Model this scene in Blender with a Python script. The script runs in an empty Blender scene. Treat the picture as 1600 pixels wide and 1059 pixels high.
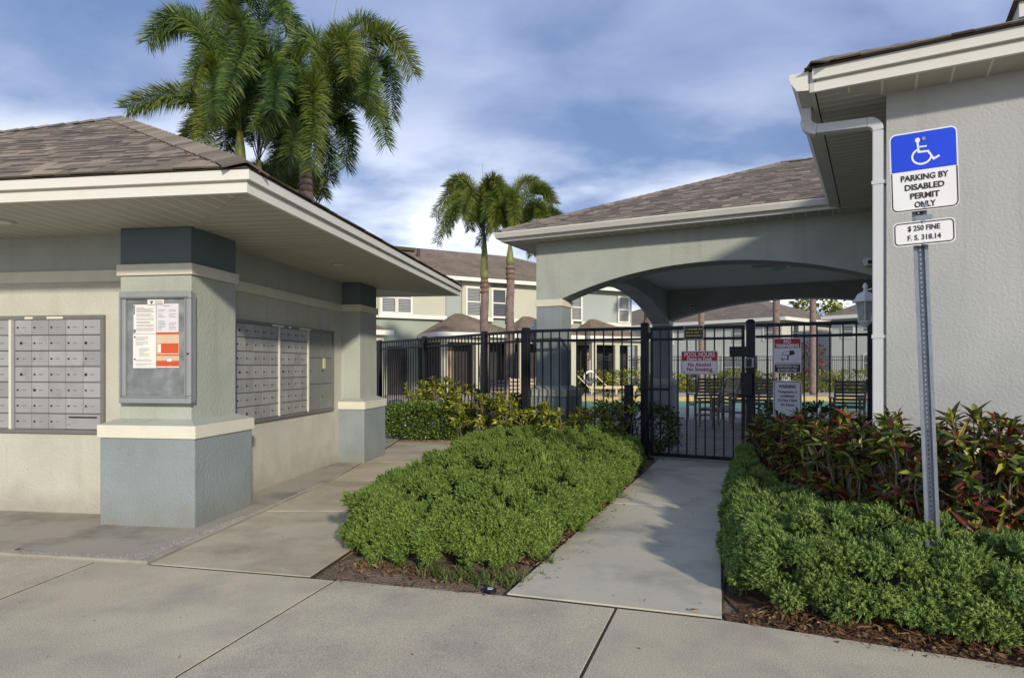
import bpy, math, random
import numpy as np
from mathutils import Vector, Matrix, Euler
random.seed(7); rnd = random.Random(11)
R = math.radians
SC = bpy.context.scene
COL = SC.collection
EYE = 1.3; FOC = 1000.0; HOR = 572.0
# ------------------------------------------------------------------ camera, sky, sun, exposure
cam_d = bpy.data.cameras.new('camera'); cam = bpy.data.objects.new('camera', cam_d); COL.objects.link(cam)
cam.location = (0, 0, EYE); cam.rotation_euler = (R(90), 0, 0)
cam_d.sensor_width = 36; cam_d.lens = 22.5; cam_d.shift_y = 0.0266; cam_d.clip_start = 0.05; cam_d.clip_end = 2000
SC.camera = cam
SUN_DIR = Vector((.365, -.93, .365)).normalized()
sun_el = math.asin(SUN_DIR.z); sun_az = math.atan2(SUN_DIR.x, SUN_DIR.y)
W = bpy.data.worlds.new('World'); SC.world = W; W.use_nodes = True
nt = W.node_tree; nt.nodes.clear(); N = nt.nodes.new; L = nt.links.new
def sky_nodes():
    out = N('ShaderNodeOutputWorld'); bg = N('ShaderNodeBackground'); bg.inputs[1].default_value = 0.15
    sky = N('ShaderNodeTexSky'); sky.sky_type = 'NISHITA'; sky.sun_disc = False
    sky.sun_elevation = sun_el; sky.sun_rotation = sun_az; sky.air_density = 1.0; sky.dust_density = 0.6; sky.ozone_density = 3.0
    tc = N('ShaderNodeTexCoord'); sep = N('ShaderNodeSeparateXYZ'); L(tc.outputs['Generated'], sep.inputs[0])
    zz = N('ShaderNodeMath'); zz.operation = 'ADD'; zz.inputs[1].default_value = 0.22; L(sep.outputs['Z'], zz.inputs[0])
    zm = N('ShaderNodeMath'); zm.operation = 'MAXIMUM'; zm.inputs[1].default_value = 0.05; L(zz.outputs[0], zm.inputs[0])
    dx = N('ShaderNodeMath'); dx.operation = 'DIVIDE'; L(sep.outputs['X'], dx.inputs[0]); L(zm.outputs[0], dx.inputs[1])
    dy = N('ShaderNodeMath'); dy.operation = 'DIVIDE'; L(sep.outputs['Y'], dy.inputs[0]); L(zm.outputs[0], dy.inputs[1])
    cb = N('ShaderNodeCombineXYZ'); L(dx.outputs[0], cb.inputs[0]); L(dy.outputs[0], cb.inputs[1])
    mp = N('ShaderNodeMapping'); mp.inputs['Location'].default_value = (3.7, 1.3, 0); mp.inputs['Scale'].default_value = (1.0, 1.35, 1); L(cb.outputs[0], mp.inputs[0])
    n1 = N('ShaderNodeTexNoise'); n1.inputs['Scale'].default_value = 1.6; n1.inputs['Detail'].default_value = 8; n1.inputs['Roughness'].default_value = .52
    n1.inputs['Distortion'].default_value = .35; L(mp.outputs[0], n1.inputs['Vector'])
    r1 = N('ShaderNodeValToRGB'); L(n1.outputs['Fac'], r1.inputs[0])
    e = r1.color_ramp.elements; e[0].position = .36; e[0].color = (0, 0, 0, 1); e[1].position = .72; e[1].color = (1, 1, 1, 1)
    # thick grey-blue veil over the whole sky, then bright cloud patches
    veil = N('ShaderNodeMix'); veil.data_type = 'RGBA'; veil.inputs[0].default_value = .86
    L(sky.outputs[0], veil.inputs[6]); veil.inputs[7].default_value = (.58, .83, 1.55, 1)
    mx = N('ShaderNodeMix'); mx.data_type = 'RGBA'; L(r1.outputs[0], mx.inputs[0]); L(veil.outputs[2], mx.inputs[6]); mx.inputs[7].default_value = (1.66, 1.96, 2.85, 1)
    # brighter cloud bank low on the horizon
    hz = N('ShaderNodeMapRange'); hz.inputs[1].default_value = .02; hz.inputs[2].default_value = .40; hz.inputs[3].default_value = 1; hz.inputs[4].default_value = 0; L(sep.outputs['Z'], hz.inputs[0])
    n2 = N('ShaderNodeTexNoise'); n2.inputs['Scale'].default_value = 1.6; n2.inputs['Detail'].default_value = 6; L(mp.outputs[0], n2.inputs['Vector'])
    r2 = N('ShaderNodeValToRGB'); L(n2.outputs['Fac'], r2.inputs[0]); e = r2.color_ramp.elements; e[0].position = .42; e[1].position = .60
    mm = N('ShaderNodeMath'); mm.operation = 'MULTIPLY'; L(hz.outputs[0], mm.inputs[0]); L(r2.outputs[0], mm.inputs[1])
    m2 = N('ShaderNodeMix'); m2.data_type = 'RGBA'; L(mm.outputs[0], m2.inputs[0]); L(mx.outputs[2], m2.inputs[6]); m2.inputs[7].default_value = (6.2, 6.3, 6.6, 1)
    L(m2.outputs[2], bg.inputs[0]); L(bg.outputs[0], out.inputs[0])
sky_nodes()
sd = bpy.data.lights.new('sun', 'SUN'); sd.energy = 1.85; sd.angle = R(2.5); sd.color = (1.0, .90, .74)
so = bpy.data.objects.new('sun', sd); COL.objects.link(so); so.rotation_euler = SUN_DIR.to_track_quat('Z', 'Y').to_euler()
vs = SC.view_settings; vs.view_transform = 'Standard'; vs.look = 'None'; vs.exposure = 0.98; vs.gamma = 1; vs.use_curve_mapping = False
SC.cycles.use_denoising = True; SC.cycles.max_bounces = 6; SC.cycles.transparent_max_bounces = 6

# ------------------------------------------------------------------ helpers
class Fr:   # a ground frame: a runs along a facade, b runs away from the viewer
    def __init__(s, ox, oy, t):
        n = math.hypot(1, t); s.o = (ox, oy); s.u = (1/n, -t/n); s.v = (t/n, 1/n); s.rz = -math.atan(t)
    def w(s, a, b): return (s.o[0]+a*s.u[0]+b*s.v[0], s.o[1]+a*s.u[1]+b*s.v[1])
    def loc(s, X, Y): dx, dy = X-s.o[0], Y-s.o[1]; return (dx*s.u[0]+dy*s.u[1], dx*s.v[0]+dy*s.v[1])
    def pb(s, px, b):
        r = (px-800)/FOC; ox = s.o[0]+b*s.v[0]; oy = s.o[1]+b*s.v[1]
        return (r*oy-ox)/(s.u[0]-r*s.u[1])
def gpt(px, py, z=0):
    Y = FOC*(EYE-z)/(py-HOR); return ((px-800)/FOC*Y, Y)
def ip(px, py, Y): return ((px-800)/FOC*Y, Y, EYE-(py-HOR)/FOC*Y)

class MB:
    def __init__(s): s.v = []; s.f = []; s.r = []
    def face(s, pts, r=0.0):
        n = len(s.v); s.v.extend(tuple(p) for p in pts); s.f.append(tuple(range(n, n+len(pts)))); s.r.append(r)
    def box(s, x0, x1, y0, y1, z0, z1, r=0.0):
        n = len(s.v)
        s.v += [(x0,y0,z0),(x1,y0,z0),(x1,y1,z0),(x0,y1,z0),(x0,y0,z1),(x1,y0,z1),(x1,y1,z1),(x0,y1,z1)]
        for q in ((3,2,1,0),(4,5,6,7),(0,1,5,4),(1,2,6,5),(2,3,7,6),(3,0,4,7)): s.f.append(tuple(n+i for i in q)); s.r.append(r)
        return s
    def frustum(s, b0, z0, b1, z1, r=0.0):   # b=(x0,x1,y0,y1)
        n = len(s.v)
        for b, z in ((b0, z0), (b1, z1)): s.v += [(b[0],b[2],z),(b[1],b[2],z),(b[1],b[3],z),(b[0],b[3],z)]
        for q in ((3,2,1,0),(4,5,6,7),(0,1,5,4),(1,2,6,5),(2,3,7,6),(3,0,4,7)): s.f.append(tuple(n+i for i in q)); s.r.append(r)
        return s
    def extr(s, poly, vec, r=0.0):   # planar polygon of 3D points, swept along vec
        n = len(s.v); k = len(poly); vec = Vector(vec)
        s.v += [tuple(Vector(p)) for p in poly] + [tuple(Vector(p)+vec) for p in poly]
        s.f.append(tuple(range(n+k-1, n-1, -1))); s.f.append(tuple(range(n+k, n+2*k))); s.r += [r, r]
        for i in range(k):
            j = (i+1) % k; s.f.append((n+i, n+j, n+k+j, n+k+i)); s.r.append(r)
        return s
    def tube(s, pts, rad, n=8, r=0.0, cap=True):
        pts = [Vector(p) for p in pts]; k = len(pts)
        if not hasattr(rad, '__len__'): rad = [rad]*k
        base = len(s.v); T = (pts[1]-pts[0]).normalized(); up = Vector((0,0,1)) if abs(T.z) < .9 else Vector((1,0,0))
        X = T.cross(up).normalized()
        for i, p in enumerate(pts):
            T = ((pts[min(i+1,k-1)]-pts[max(i-1,0)])).normalized(); X = (X-T*X.dot(T)).normalized(); Yv = T.cross(X)
            for j in range(n):
                a = 2*math.pi*j/n; s.v.append(tuple(p+(X*math.cos(a)+Yv*math.sin(a))*rad[i]))
        for i in range(k-1):
            for j in range(n):
                a = base+i*n+j; b = base+i*n+(j+1)%n; s.f.append((a, b, b+n, a+n)); s.r.append(r)
        if cap: s.f.append(tuple(range(base+n-1, base-1, -1))); s.f.append(tuple(range(base+(k-1)*n, base+k*n))); s.r += [r, r]
        return s
    def lathe(s, prof, n=12, cx=0, cy=0, r=0.0, rot=0.0):
        b = len(s.v); k = len(prof)
        for (rr, z) in prof:
            for j in range(n): a = 2*math.pi*j/n+rot; s.v.append((cx+rr*math.cos(a), cy+rr*math.sin(a), z))
        for i in range(k-1):
            for j in range(n): a = b+i*n+j; c = b+i*n+(j+1)%n; s.f.append((a, c, c+n, a+n)); s.r.append(r)
        s.f.append(tuple(range(b+n-1, b-1, -1))); s.f.append(tuple(range(b+(k-1)*n, b+k*n))); s.r += [r, r]
        return s
    def stroke(s, pts, w, y=0.0, t=.0012, closed=False):   # flat line in the xz plane, facing -y
        for i in range(len(pts)-1+(1 if closed else 0)):
            p = Vector((pts[i][0], pts[i][1])); q = Vector((pts[(i+1) % len(pts)][0], pts[(i+1) % len(pts)][1])); d = (q-p)
            if d.length < 1e-6: continue
            d.normalize(); nn = Vector((-d.y, d.x))*w/2; e = d*w*.3
            P = [p-e-nn, q+e-nn, q+e+nn, p-e+nn]
            s.extr([(c.x, y-t*(1+.02*i), c.y) for c in P], (0, t, 0))
        return s
    def mesh(s, name, mat=None, smooth=False):
        me = bpy.data.meshes.new(name); me.from_pydata(s.v, [], s.f)
        if any(s.r):
            at = me.attributes.new('rnd', 'FLOAT', 'FACE'); at.data.foreach_set('value', np.array(s.r, dtype=np.float32))
        if mat: me.materials.append(mat)
        if smooth: me.shade_smooth()
        return me
    def build(s, name, mat, parent=None, loc=(0,0,0), rot=(0,0,0), smooth=False, **k):
        return ob(name, s.mesh(name, mat, smooth), parent, loc, rot, **k)
def ob(name, me, parent=None, loc=(0,0,0), rot=(0,0,0), label=None, cat=None, group=None, kind=None):
    o = bpy.data.objects.new(name, me); COL.objects.link(o); o.location = loc; o.rotation_euler = rot
    if parent: o.parent = parent
    if label: o['label'] = label
    if cat: o['category'] = cat
    if group: o['group'] = group
    if kind: o['kind'] = kind
    return o
def thing(name, label, cat, loc=(0,0,0), rz=0, group=None): return ob(name, None, None, loc, (0,0,rz), label, cat, group)
def bevel(o, w=.006, seg=2):
    m = o.modifiers.new('edge', 'BEVEL'); m.width = w; m.segments = seg; m.limit_method = 'ANGLE'; m.angle_limit = R(40); return o
def rrect(w, h, r, n=5, cx=0, cz=0):
    P = []
    for (sx, sz, a0) in ((1,-1,-90),(1,1,0),(-1,1,90),(-1,-1,180)):
        for i in range(n+1):
            a = R(a0+90*i/n); P.append((cx+sx*(w/2-r)+r*math.cos(a), cz+sz*(h/2-r)+r*math.sin(a)))
    return P
def plate(poly, y0, t): return MB().extr([(x, y0, z) for x, z in poly], (0, t, 0))
def text(s, size, mat, parent, x, z, y=0.0, wmax=None, bold=0.0, space=1.0, name='lettering'):
    cu = bpy.data.curves.new('t', 'FONT'); cu.body = s; cu.size = size; cu.align_x = 'CENTER'; cu.align_y = 'CENTER'; cu.extrude = .0008; cu.offset = bold; cu.space_character = space
    cu.resolution_u = 3
    to = bpy.data.objects.new('t', cu); COL.objects.link(to); dg = bpy.context.evaluated_depsgraph_get(); dg.update()
    me = bpy.data.meshes.new_from_object(to.evaluated_get(dg)); bpy.data.objects.remove(to); bpy.data.curves.remove(cu)
    co = np.empty(len(me.vertices)*3, dtype=np.float32); me.vertices.foreach_get('co', co); co = co.reshape(-1, 3)
    k = 1.0
    if wmax and len(co):
        wd = co[:,0].max()-co[:,0].min(); k = wmax/wd
    out = np.stack([co[:,0]*k, -co[:,2]-.001, co[:,1]], 1); me.vertices.foreach_set('co', out.reshape(-1).astype(np.float32)); me.update()
    me.materials.clear(); me.materials.append(mat)
    return ob(name, me, parent, (x, y, z))

# ------------------------------------------------------------------ materials
def mat(name, col, rough=.8, var=.12, vs_=3.0, bump=0.0, bs=60.0, col2=None, c2s=1.5, c2lo=.45, c2hi=.7, metal=0.0, spec=.35, rndvar=0.0, bdist=.01, fine=0.0, fs=200.0, coat=0.0, splash=0.0):
    m = bpy.data.materials.new(name); m.use_nodes = True; t = m.node_tree; n = t.nodes; l = t.links.new; b = n['Principled BSDF']
    b.inputs['Roughness'].default_value = rough; b.inputs['Metallic'].default_value = metal; b.inputs['Specular IOR Level'].default_value = spec
    b.inputs['Coat Weight'].default_value = coat
    g = n.new('ShaderNodeNewGeometry'); P = g.outputs['Position']
    no = n.new('ShaderNodeTexNoise'); no.inputs['Scale'].default_value = vs_; no.inputs['Detail'].default_value = 5; l(P, no.inputs['Vector'])
    mr = n.new('ShaderNodeMapRange'); mr.inputs[1].default_value = .3; mr.inputs[2].default_value = .7; mr.inputs[3].default_value = 1-var; mr.inputs[4].default_value = 1+var; l(no.outputs['Fac'], mr.inputs[0])
    fac = mr.outputs[0]
    if fine:
        nf = n.new('ShaderNodeTexNoise'); nf.inputs['Scale'].default_value = fs; nf.inputs['Detail'].default_value = 2; l(P, nf.inputs['Vector'])
        mf = n.new('ShaderNodeMapRange'); mf.inputs[1].default_value = .3; mf.inputs[2].default_value = .7; mf.inputs[3].default_value = 1-fine; mf.inputs[4].default_value = 1+fine; l(nf.outputs['Fac'], mf.inputs[0])
        mu = n.new('ShaderNodeMath'); mu.operation = 'MULTIPLY'; l(fac, mu.inputs[0]); l(mf.outputs[0], mu.inputs[1]); fac = mu.outputs[0]
    if rndvar:
        at = n.new('ShaderNodeAttribute'); at.attribute_name = 'rnd'; oi = n.new('ShaderNodeObjectInfo')
        ad = n.new('ShaderNodeMath'); ad.operation = 'ADD'; l(at.outputs['Fac'], ad.inputs[0]); l(oi.outputs['Random'], ad.inputs[1])
        fr = n.new('ShaderNodeMath'); fr.operation = 'FRACT'; l(ad.outputs[0], fr.inputs[0])
        m2 = n.new('ShaderNodeMapRange'); m2.inputs[3].default_value = 1-rndvar; m2.inputs[4].default_value = 1+rndvar; l(fr.outputs[0], m2.inputs[0])
        mu = n.new('ShaderNodeMath'); mu.operation = 'MULTIPLY'; l(fac, mu.inputs[0]); l(m2.outputs[0], mu.inputs[1]); fac = mu.outputs[0]
    src = None
    if col2:
        nb = n.new('ShaderNodeTexNoise'); nb.inputs['Scale'].default_value = c2s; nb.inputs['Detail'].default_value = 6; nb.inputs['Roughness'].default_value = .62; l(P, nb.inputs['Vector'])
        ra = n.new('ShaderNodeMapRange'); ra.inputs[1].default_value = c2lo; ra.inputs[2].default_value = c2hi; l(nb.outputs['Fac'], ra.inputs[0])
        mx = n.new('ShaderNodeMix'); mx.data_type = 'RGBA'; l(ra.outputs[0], mx.inputs[0]); mx.inputs[6].default_value = (*col, 1); mx.inputs[7].default_value = (*col2, 1); src = mx.outputs[2]
    vm = n.new('ShaderNodeVectorMath'); vm.operation = 'SCALE'
    if splash:   # mud splash near the ground and faint rain streaks
        sx = n.new('ShaderNodeSeparateXYZ'); l(P, sx.inputs[0]); ns = n.new('ShaderNodeTexNoise'); ns.inputs['Scale'].default_value = 5; ns.inputs['Detail'].default_value = 6; l(P, ns.inputs['Vector'])
        a1 = n.new('ShaderNodeMath'); a1.operation = 'MULTIPLY_ADD'; l(ns.outputs['Fac'], a1.inputs[0]); a1.inputs[1].default_value = -.55; l(sx.outputs['Z'], a1.inputs[2])
        m1 = n.new('ShaderNodeMapRange'); m1.inputs[1].default_value = -.30; m1.inputs[2].default_value = .02; m1.inputs[3].default_value = splash; m1.inputs[4].default_value = 0; l(a1.outputs[0], m1.inputs[0])
        mps = n.new('ShaderNodeMapping'); mps.inputs['Scale'].default_value = (7, 7, .5); l(P, mps.inputs[0]); nz = n.new('ShaderNodeTexNoise'); nz.inputs['Scale'].default_value = 1; nz.inputs['Detail'].default_value = 4; l(mps.outputs[0], nz.inputs['Vector'])
        m3 = n.new('ShaderNodeMapRange'); m3.inputs[1].default_value = .55; m3.inputs[2].default_value = .8; m3.inputs[3].default_value = 0; m3.inputs[4].default_value = splash*.5; l(nz.outputs['Fac'], m3.inputs[0])
        mxx = n.new('ShaderNodeMath'); mxx.operation = 'MAXIMUM'; l(m1.outputs[0], mxx.inputs[0]); l(m3.outputs[0], mxx.inputs[1])
        ms_ = n.new('ShaderNodeMix'); ms_.data_type = 'RGBA'; l(mxx.outputs[0], ms_.inputs[0]); ms_.inputs[7].default_value = (.20,.175,.13,1)
        if src: l(src, ms_.inputs[6])
        else: ms_.inputs[6].default_value = (*col, 1)
        src = ms_.outputs[2]
    if src: l(src, vm.inputs[0])
    else: vm.inputs[0].default_value = col
    l(fac, vm.inputs['Scale']); l(vm.outputs[0], b.inputs['Base Color'])
    if bump:
        nb = n.new('ShaderNodeTexNoise'); nb.inputs['Scale'].default_value = bs; nb.inputs['Detail'].default_value = 3; l(P, nb.inputs['Vector'])
        bp = n.new('ShaderNodeBump'); bp.inputs['Strength'].default_value = bump; bp.inputs['Distance'].default_value = bdist; l(nb.outputs['Fac'], bp.inputs['Height']); l(bp.outputs[0], b.inputs['Normal'])
    return m
def leafmat(name, cols, transl=.3, rough=.5, rib=None, gloss=.3, clump=False):
    m = bpy.data.materials.new(name); m.use_nodes = True; t = m.node_tree; n = t.nodes; l = t.links.new; b = n['Principled BSDF']; out = n['Material Output']
    at = n.new('ShaderNodeAttribute'); at.attribute_name = 'rnd'; oi = n.new('ShaderNodeObjectInfo')
    ad = n.new('ShaderNodeMath'); ad.operation = 'ADD'; l(at.outputs['Fac'], ad.inputs[0]); l(oi.outputs['Random'], ad.inputs[1])
    ia = n.new('ShaderNodeAttribute'); ia.attribute_type = 'INSTANCER'; ia.attribute_name = 'clr'; a2 = n.new('ShaderNodeMath'); a2.operation = 'ADD'; l(ad.outputs[0], a2.inputs[0]); l(ia.outputs['Fac'], a2.inputs[1])
    if clump: 
        ad = a2; l(at.outputs['Fac'], a2.inputs[0])
    fr = n.new('ShaderNodeMath'); fr.operation = 'FRACT'; l(ad.outputs[0], fr.inputs[0])
    cr = n.new('ShaderNodeValToRGB'); cr.color_ramp.interpolation = 'LINEAR'; l(fr.outputs[0], cr.inputs[0]); el = cr.color_ramp.elements
    while len(el) < len(cols): el.new(.5)
    for i, (p, c) in enumerate(cols): el[i].position = p; el[i].color = (*c, 1)
    c = cr.outputs[0]
    if rib:
        tc = n.new('ShaderNodeTexCoord'); sp = n.new('ShaderNodeSeparateXYZ'); l(tc.outputs['Object'], sp.inputs[0])
        ab = n.new('ShaderNodeMath'); ab.operation = 'ABSOLUTE'; l(sp.outputs['Y'], ab.inputs[0])
        mr = n.new('ShaderNodeMapRange'); mr.inputs[1].default_value = .0012; mr.inputs[2].default_value = .004; mr.inputs[3].default_value = .8; mr.inputs[4].default_value = 0; l(ab.outputs[0], mr.inputs[0])
        mx = n.new('ShaderNodeMix'); mx.data_type = 'RGBA'; l(mr.outputs[0], mx.inputs[0]); l(c, mx.inputs[6]); mx.inputs[7].default_value = (*rib, 1); c = mx.outputs[2]
    l(c, b.inputs['Base Color']); b.inputs['Roughness'].default_value = rough; b.inputs['Specular IOR Level'].default_value = gloss
    tr = n.new('ShaderNodeBsdfTranslucent'); l(c, tr.inputs[0]); ms = n.new('ShaderNodeMixShader'); ms.inputs[0].default_value = transl
    l(b.outputs[0], ms.inputs[1]); l(tr.outputs[0], ms.inputs[2]); l(ms.outputs[0], out.inputs['Surface'])
    return m
M = {}
M['wall_cream'] = mat('cream stucco', (.50,.495,.42), .9, .06, 2.5, 1.0, 46, col2=(.44,.43,.35), c2s=1.1, bdist=.006, splash=.5)
M['wall_side'] = M['wall_cream']
M['stone_grey'] = mat('pale green grey stucco', (.395,.425,.375), .9, .05, 2.5, 1.0, 46, col2=(.35,.37,.33), c2s=1.3, bdist=.006, splash=.5)
M['blue_grey'] = mat('blue grey stucco', (.25,.29,.30), .88, .06, 2.5, 1.0, 46, col2=(.205,.24,.245), c2s=1.4, bdist=.006, splash=.5)
M['dark_blue'] = mat('slate blue stucco', (.12,.155,.17), .88, .06, 2.5, 1.0, 46, bdist=.006)
M['right_wall'] = mat('pale grey stucco', (.41,.42,.405), .88, .05, 1.5, .8, 55, col2=(.35,.365,.36), c2s=.8, bdist=.005, splash=.5)
M['band'] = mat('cream trim paint', (.66,.64,.53), .7, .05, 6, .15, 80, bdist=.002)
M['fascia'] = mat('off white painted metal', (.66,.655,.60), .5, .05, 2.0, col2=(.60,.58,.49), c2s=4, c2lo=.5, c2hi=.8)
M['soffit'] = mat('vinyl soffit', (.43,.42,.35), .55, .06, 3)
M['soffit_gap'] = mat('soffit channel highlight', (.70,.69,.60), .8, .05, 3)  # paler than the panels: paints the highlight along the soffit grooves
M['shingle'] = mat('asphalt shingle', (.225,.185,.140), .95, .10, 1.2, .6, 160, col2=(.165,.138,.108), c2s=2.2, rndvar=.38, bdist=.003, fine=.25, fs=200)
M['roof_under'] = mat('roof felt', (.07,.06,.05), .95)
M['shingle_far'] = mat('far asphalt shingle', (.215,.168,.12), .95, .22, 1.0, .5, 20, col2=(.13,.10,.078), c2s=4.0, bdist=.01, fine=.2, fs=14)
M['concrete'] = mat('exposed sidewalk concrete', (.52,.46,.34), .92, .10, .8, .7, 130, col2=(.39,.35,.27), c2s=2.3, c2lo=.42, c2hi=.70, bdist=.003, fine=.30, fs=150, rndvar=.05)
M['walk'] = mat('smooth walk concrete', (.52,.485,.375), .9, .10, .9, .3, 120, col2=(.28,.27,.225), c2s=1.1, c2lo=.48, c2hi=.68, bdist=.002, fine=.07, fs=160)
M['walk_warm'] = mat('buff walk concrete', (.50,.44,.32), .9, .10, 1.2, .4, 120, col2=(.31,.27,.19), c2s=1.6, c2lo=.45, c2hi=.7, bdist=.002, fine=.12, fs=160)
M['apron'] = mat('worn grey concrete', (.38,.345,.28), .9, .10, 1.0, .4, 100, col2=(.19,.175,.15), c2s=1.9, c2lo=.48, c2hi=.7, bdist=.002, fine=.09, fs=160)
M['grit'] = mat('broken concrete edge', (.38,.37,.37), .95, .2, 30, 1.0, 90, col2=(.28,.265,.25), c2s=40, c2lo=.4, c2hi=.6, bdist=.01)
M['joint'] = mat('dark joint dirt', (.045,.038,.03), 1, .2, 20)
M['soil'] = mat('sandy soil', (.215,.165,.12), 1, .18, 6, 1.0, 60, col2=(.12,.075,.048), c2s=5, bdist=.02, fine=.25, fs=120)
M['mulch'] = mat('mulch', (.10,.055,.034), 1, .3, 20, 1.0, 60, col2=(.2,.12,.075), c2s=18, bdist=.03)
M['lawn'] = mat('lawn ground', (.075,.10,.035), 1, .25, 3, .6, 40, col2=(.10,.09,.045), c2s=.6)
M['deck'] = mat('pool deck', (.46,.40,.34), .9, .06, .6, .2, 60, fine=.08, fs=60)
M['metal'] = mat('mailbox aluminium', (.36,.36,.365), .45, .06, 5, metal=.25, spec=.4, rndvar=.12, col2=(.24,.225,.205), c2s=6, c2lo=.55, c2hi=.8)
M['metal_d'] = mat('mailbox frame aluminium', (.20,.195,.185), .5, .08, 8, metal=.3)
M['parcel'] = mat('parcel locker aluminium', (.235,.245,.225), .5, .08, 5, metal=.2, rndvar=.05)
M['lock'] = mat('lock cylinder', (.03,.028,.025), .4, .1, 20, metal=.5)
M['lab'] = mat('number label', (.235,.235,.235), .6, .05, 9)
M['notice'] = mat('notice board aluminium', (.30,.325,.33), .42, .06, 6, metal=.25)
M['backing'] = mat('notice backing', (.16,.175,.185), .6, .18, 9, col2=(.26,.28,.29), c2s=7)
M['paper'] = mat('paper', (.74,.73,.68), .8, .03, 9)
M['paper2'] = mat('lilac paper', (.66,.64,.68), .8, .03, 9)
M['paper_red'] = mat('red print', (.55,.095,.035), .8, .06, 9)
M['paper_tan'] = mat('tan print', (.60,.47,.33), .8, .06, 9)
M['ink'] = mat('grey print ink', (.22,.22,.25), .8, .1, 30)
M['ink_blue'] = mat('blue print ink', (.10,.20,.30), .8, .1, 30)
M['black'] = mat('black powder coat', (.011,.011,.016), .45, .12, 14, spec=.28, fine=.15, fs=120)
M['galv'] = mat('galvanised steel', (.25,.28,.32), .42, .1, 14, metal=.55, spec=.5, fine=.1, fs=90)
M['white'] = mat('white paint', (.72,.73,.74), .45, .04, 7)
M['sign_w'] = mat('reflective sign white', (.74,.74,.75), .4, .04, 5)
M['sign_b'] = mat('sign blue', (.010,.055,.62), .4, .05, 4)
M['sign_k'] = mat('sign black', (.03,.022,.018), .5, .1, 9)
M['sign_r'] = mat('sign red', (.47,.018,.028), .45, .08, 9)
M['sign_rt'] = mat('sign dark red letters', (.33,.02,.05), .45, .05, 9)
M['sign_y'] = mat('sign yellow', (.55,.50,.10), .5, .1, 30)
M['gutter'] = mat('gutter paint', (.52,.52,.48), .5, .06, 3, col2=(.48,.475,.43), c2s=5, c2lo=.5, c2hi=.8)
M['spout'] = mat('downspout paint', (.55,.57,.58), .45, .04, 4)
M['tan'] = mat('townhouse cream stucco', (.50,.50,.40), .9, .05, .6)
M['sage'] = mat('townhouse sage stucco', (.33,.37,.31), .9, .06, .6)
M['steel_blue'] = mat('townhouse blue stucco', (.36,.40,.38), .9, .06, .6)
M['far_white'] = mat('far pale stucco', (.53,.54,.49), .9, .05, .4)
M['trim_w'] = mat('window trim', (.74,.73,.66), .6, .03, 5)
M['glass'] = mat('dark window glass', (.05,.055,.06), .08, .1, 2, spec=.8)
M['blind'] = mat('window blinds', (.30,.31,.30), .5, .1, 3)
M['screen'] = mat('porch screen shade', (.035,.033,.032), .8, .2, 3)
M['curtain'] = mat('tan curtain', (.33,.24,.16), .9, .2, 12)
M['trunk'] = mat('palm trunk', (.235,.175,.155), .9, .14, 4, .6, 20, col2=(.14,.10,.085), c2s=7)
M['trunk_ring'] = mat('palm trunk ring', (.15,.09,.06), .9, .2, 9)
M['shaft'] = mat('green crownshaft', (.16,.20,.055), .5, .12, 3, col2=(.25,.22,.07), c2s=4)
M['stem'] = mat('pale croton stem', (.22,.185,.13), .9, .2, 40)
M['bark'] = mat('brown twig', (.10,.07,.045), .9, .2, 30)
M['wood'] = mat('weathered grey lumber', (.36,.32,.27), .7, .15, 12, rndvar=.12)
M['beige'] = mat('beige resin', (.60,.50,.36), .6, .05, 4)
M['tile'] = mat('yellow pool tile', (.50,.36,.13), .4, .15, 9)
M['rubber'] = mat('dark disc', (.012,.014,.03), .4, .1, 30)
M['fan'] = mat('fan blade', (.33,.45,.40), .5, .05, 5)
M['sticker'] = mat('yellow sticker', (.62,.60,.33), .6, .1, 60)
M['lantern_glass'] = mat('frosted lantern glass', (.33,.36,.36), .25, .15, 14, spec=.6)
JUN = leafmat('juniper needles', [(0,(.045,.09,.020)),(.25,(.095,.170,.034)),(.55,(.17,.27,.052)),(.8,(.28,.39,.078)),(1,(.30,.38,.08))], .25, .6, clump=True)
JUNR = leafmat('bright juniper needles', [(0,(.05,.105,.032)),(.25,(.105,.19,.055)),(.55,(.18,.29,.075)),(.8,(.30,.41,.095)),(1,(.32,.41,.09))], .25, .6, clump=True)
CRO = leafmat('croton leaf', [(0,(.035,.055,.014)),(.22,(.09,.14,.024)),(.44,(.21,.27,.035)),(.54,(.36,.34,.035)),(.60,(.30,.10,.020)),(.68,(.20,.028,.020)),(.85,(.075,.020,.014)),(1,(.035,.035,.014))], .22, .38, rib=(.22,.16,.03), gloss=.5)
CROY = leafmat('yellow croton leaf', [(0,(.07,.11,.018)),(.30,(.20,.26,.03)),(.6,(.44,.46,.04)),(.8,(.24,.20,.03)),(1,(.06,.05,.015))], .25, .45, gloss=.4)
DKG = leafmat('dark hedge leaf', [(0,(.035,.07,.016)),(.5,(.09,.15,.028)),(.85,(.20,.28,.05)),(1,(.06,.10,.025))], .15, .35, gloss=.5)
YLG = leafmat('yellow green hedge leaf', [(0,(.06,.08,.012)),(.5,(.18,.21,.03)),(.85,(.32,.33,.04)),(1,(.10,.06,.02))], .25, .5)
PAL = leafmat('palm leaflet', [(0,(.022,.055,.014)),(.35,(.06,.12,.024)),(.7,(.12,.20,.034)),(.92,(.22,.28,.045)),(1,(.07,.12,.025))], .30, .42, gloss=.45)
PALY = leafmat('yellow palm leaflet', [(0,(.05,.085,.014)),(.5,(.14,.19,.024)),(.85,(.26,.28,.04)),(1,(.09,.12,.02))], .32, .45, gloss=.4)
GRS = leafmat('grass blade', [(0,(.05,.10,.02)),(.5,(.10,.17,.03)),(1,(.22,.22,.08))], .25, .5)
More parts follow.
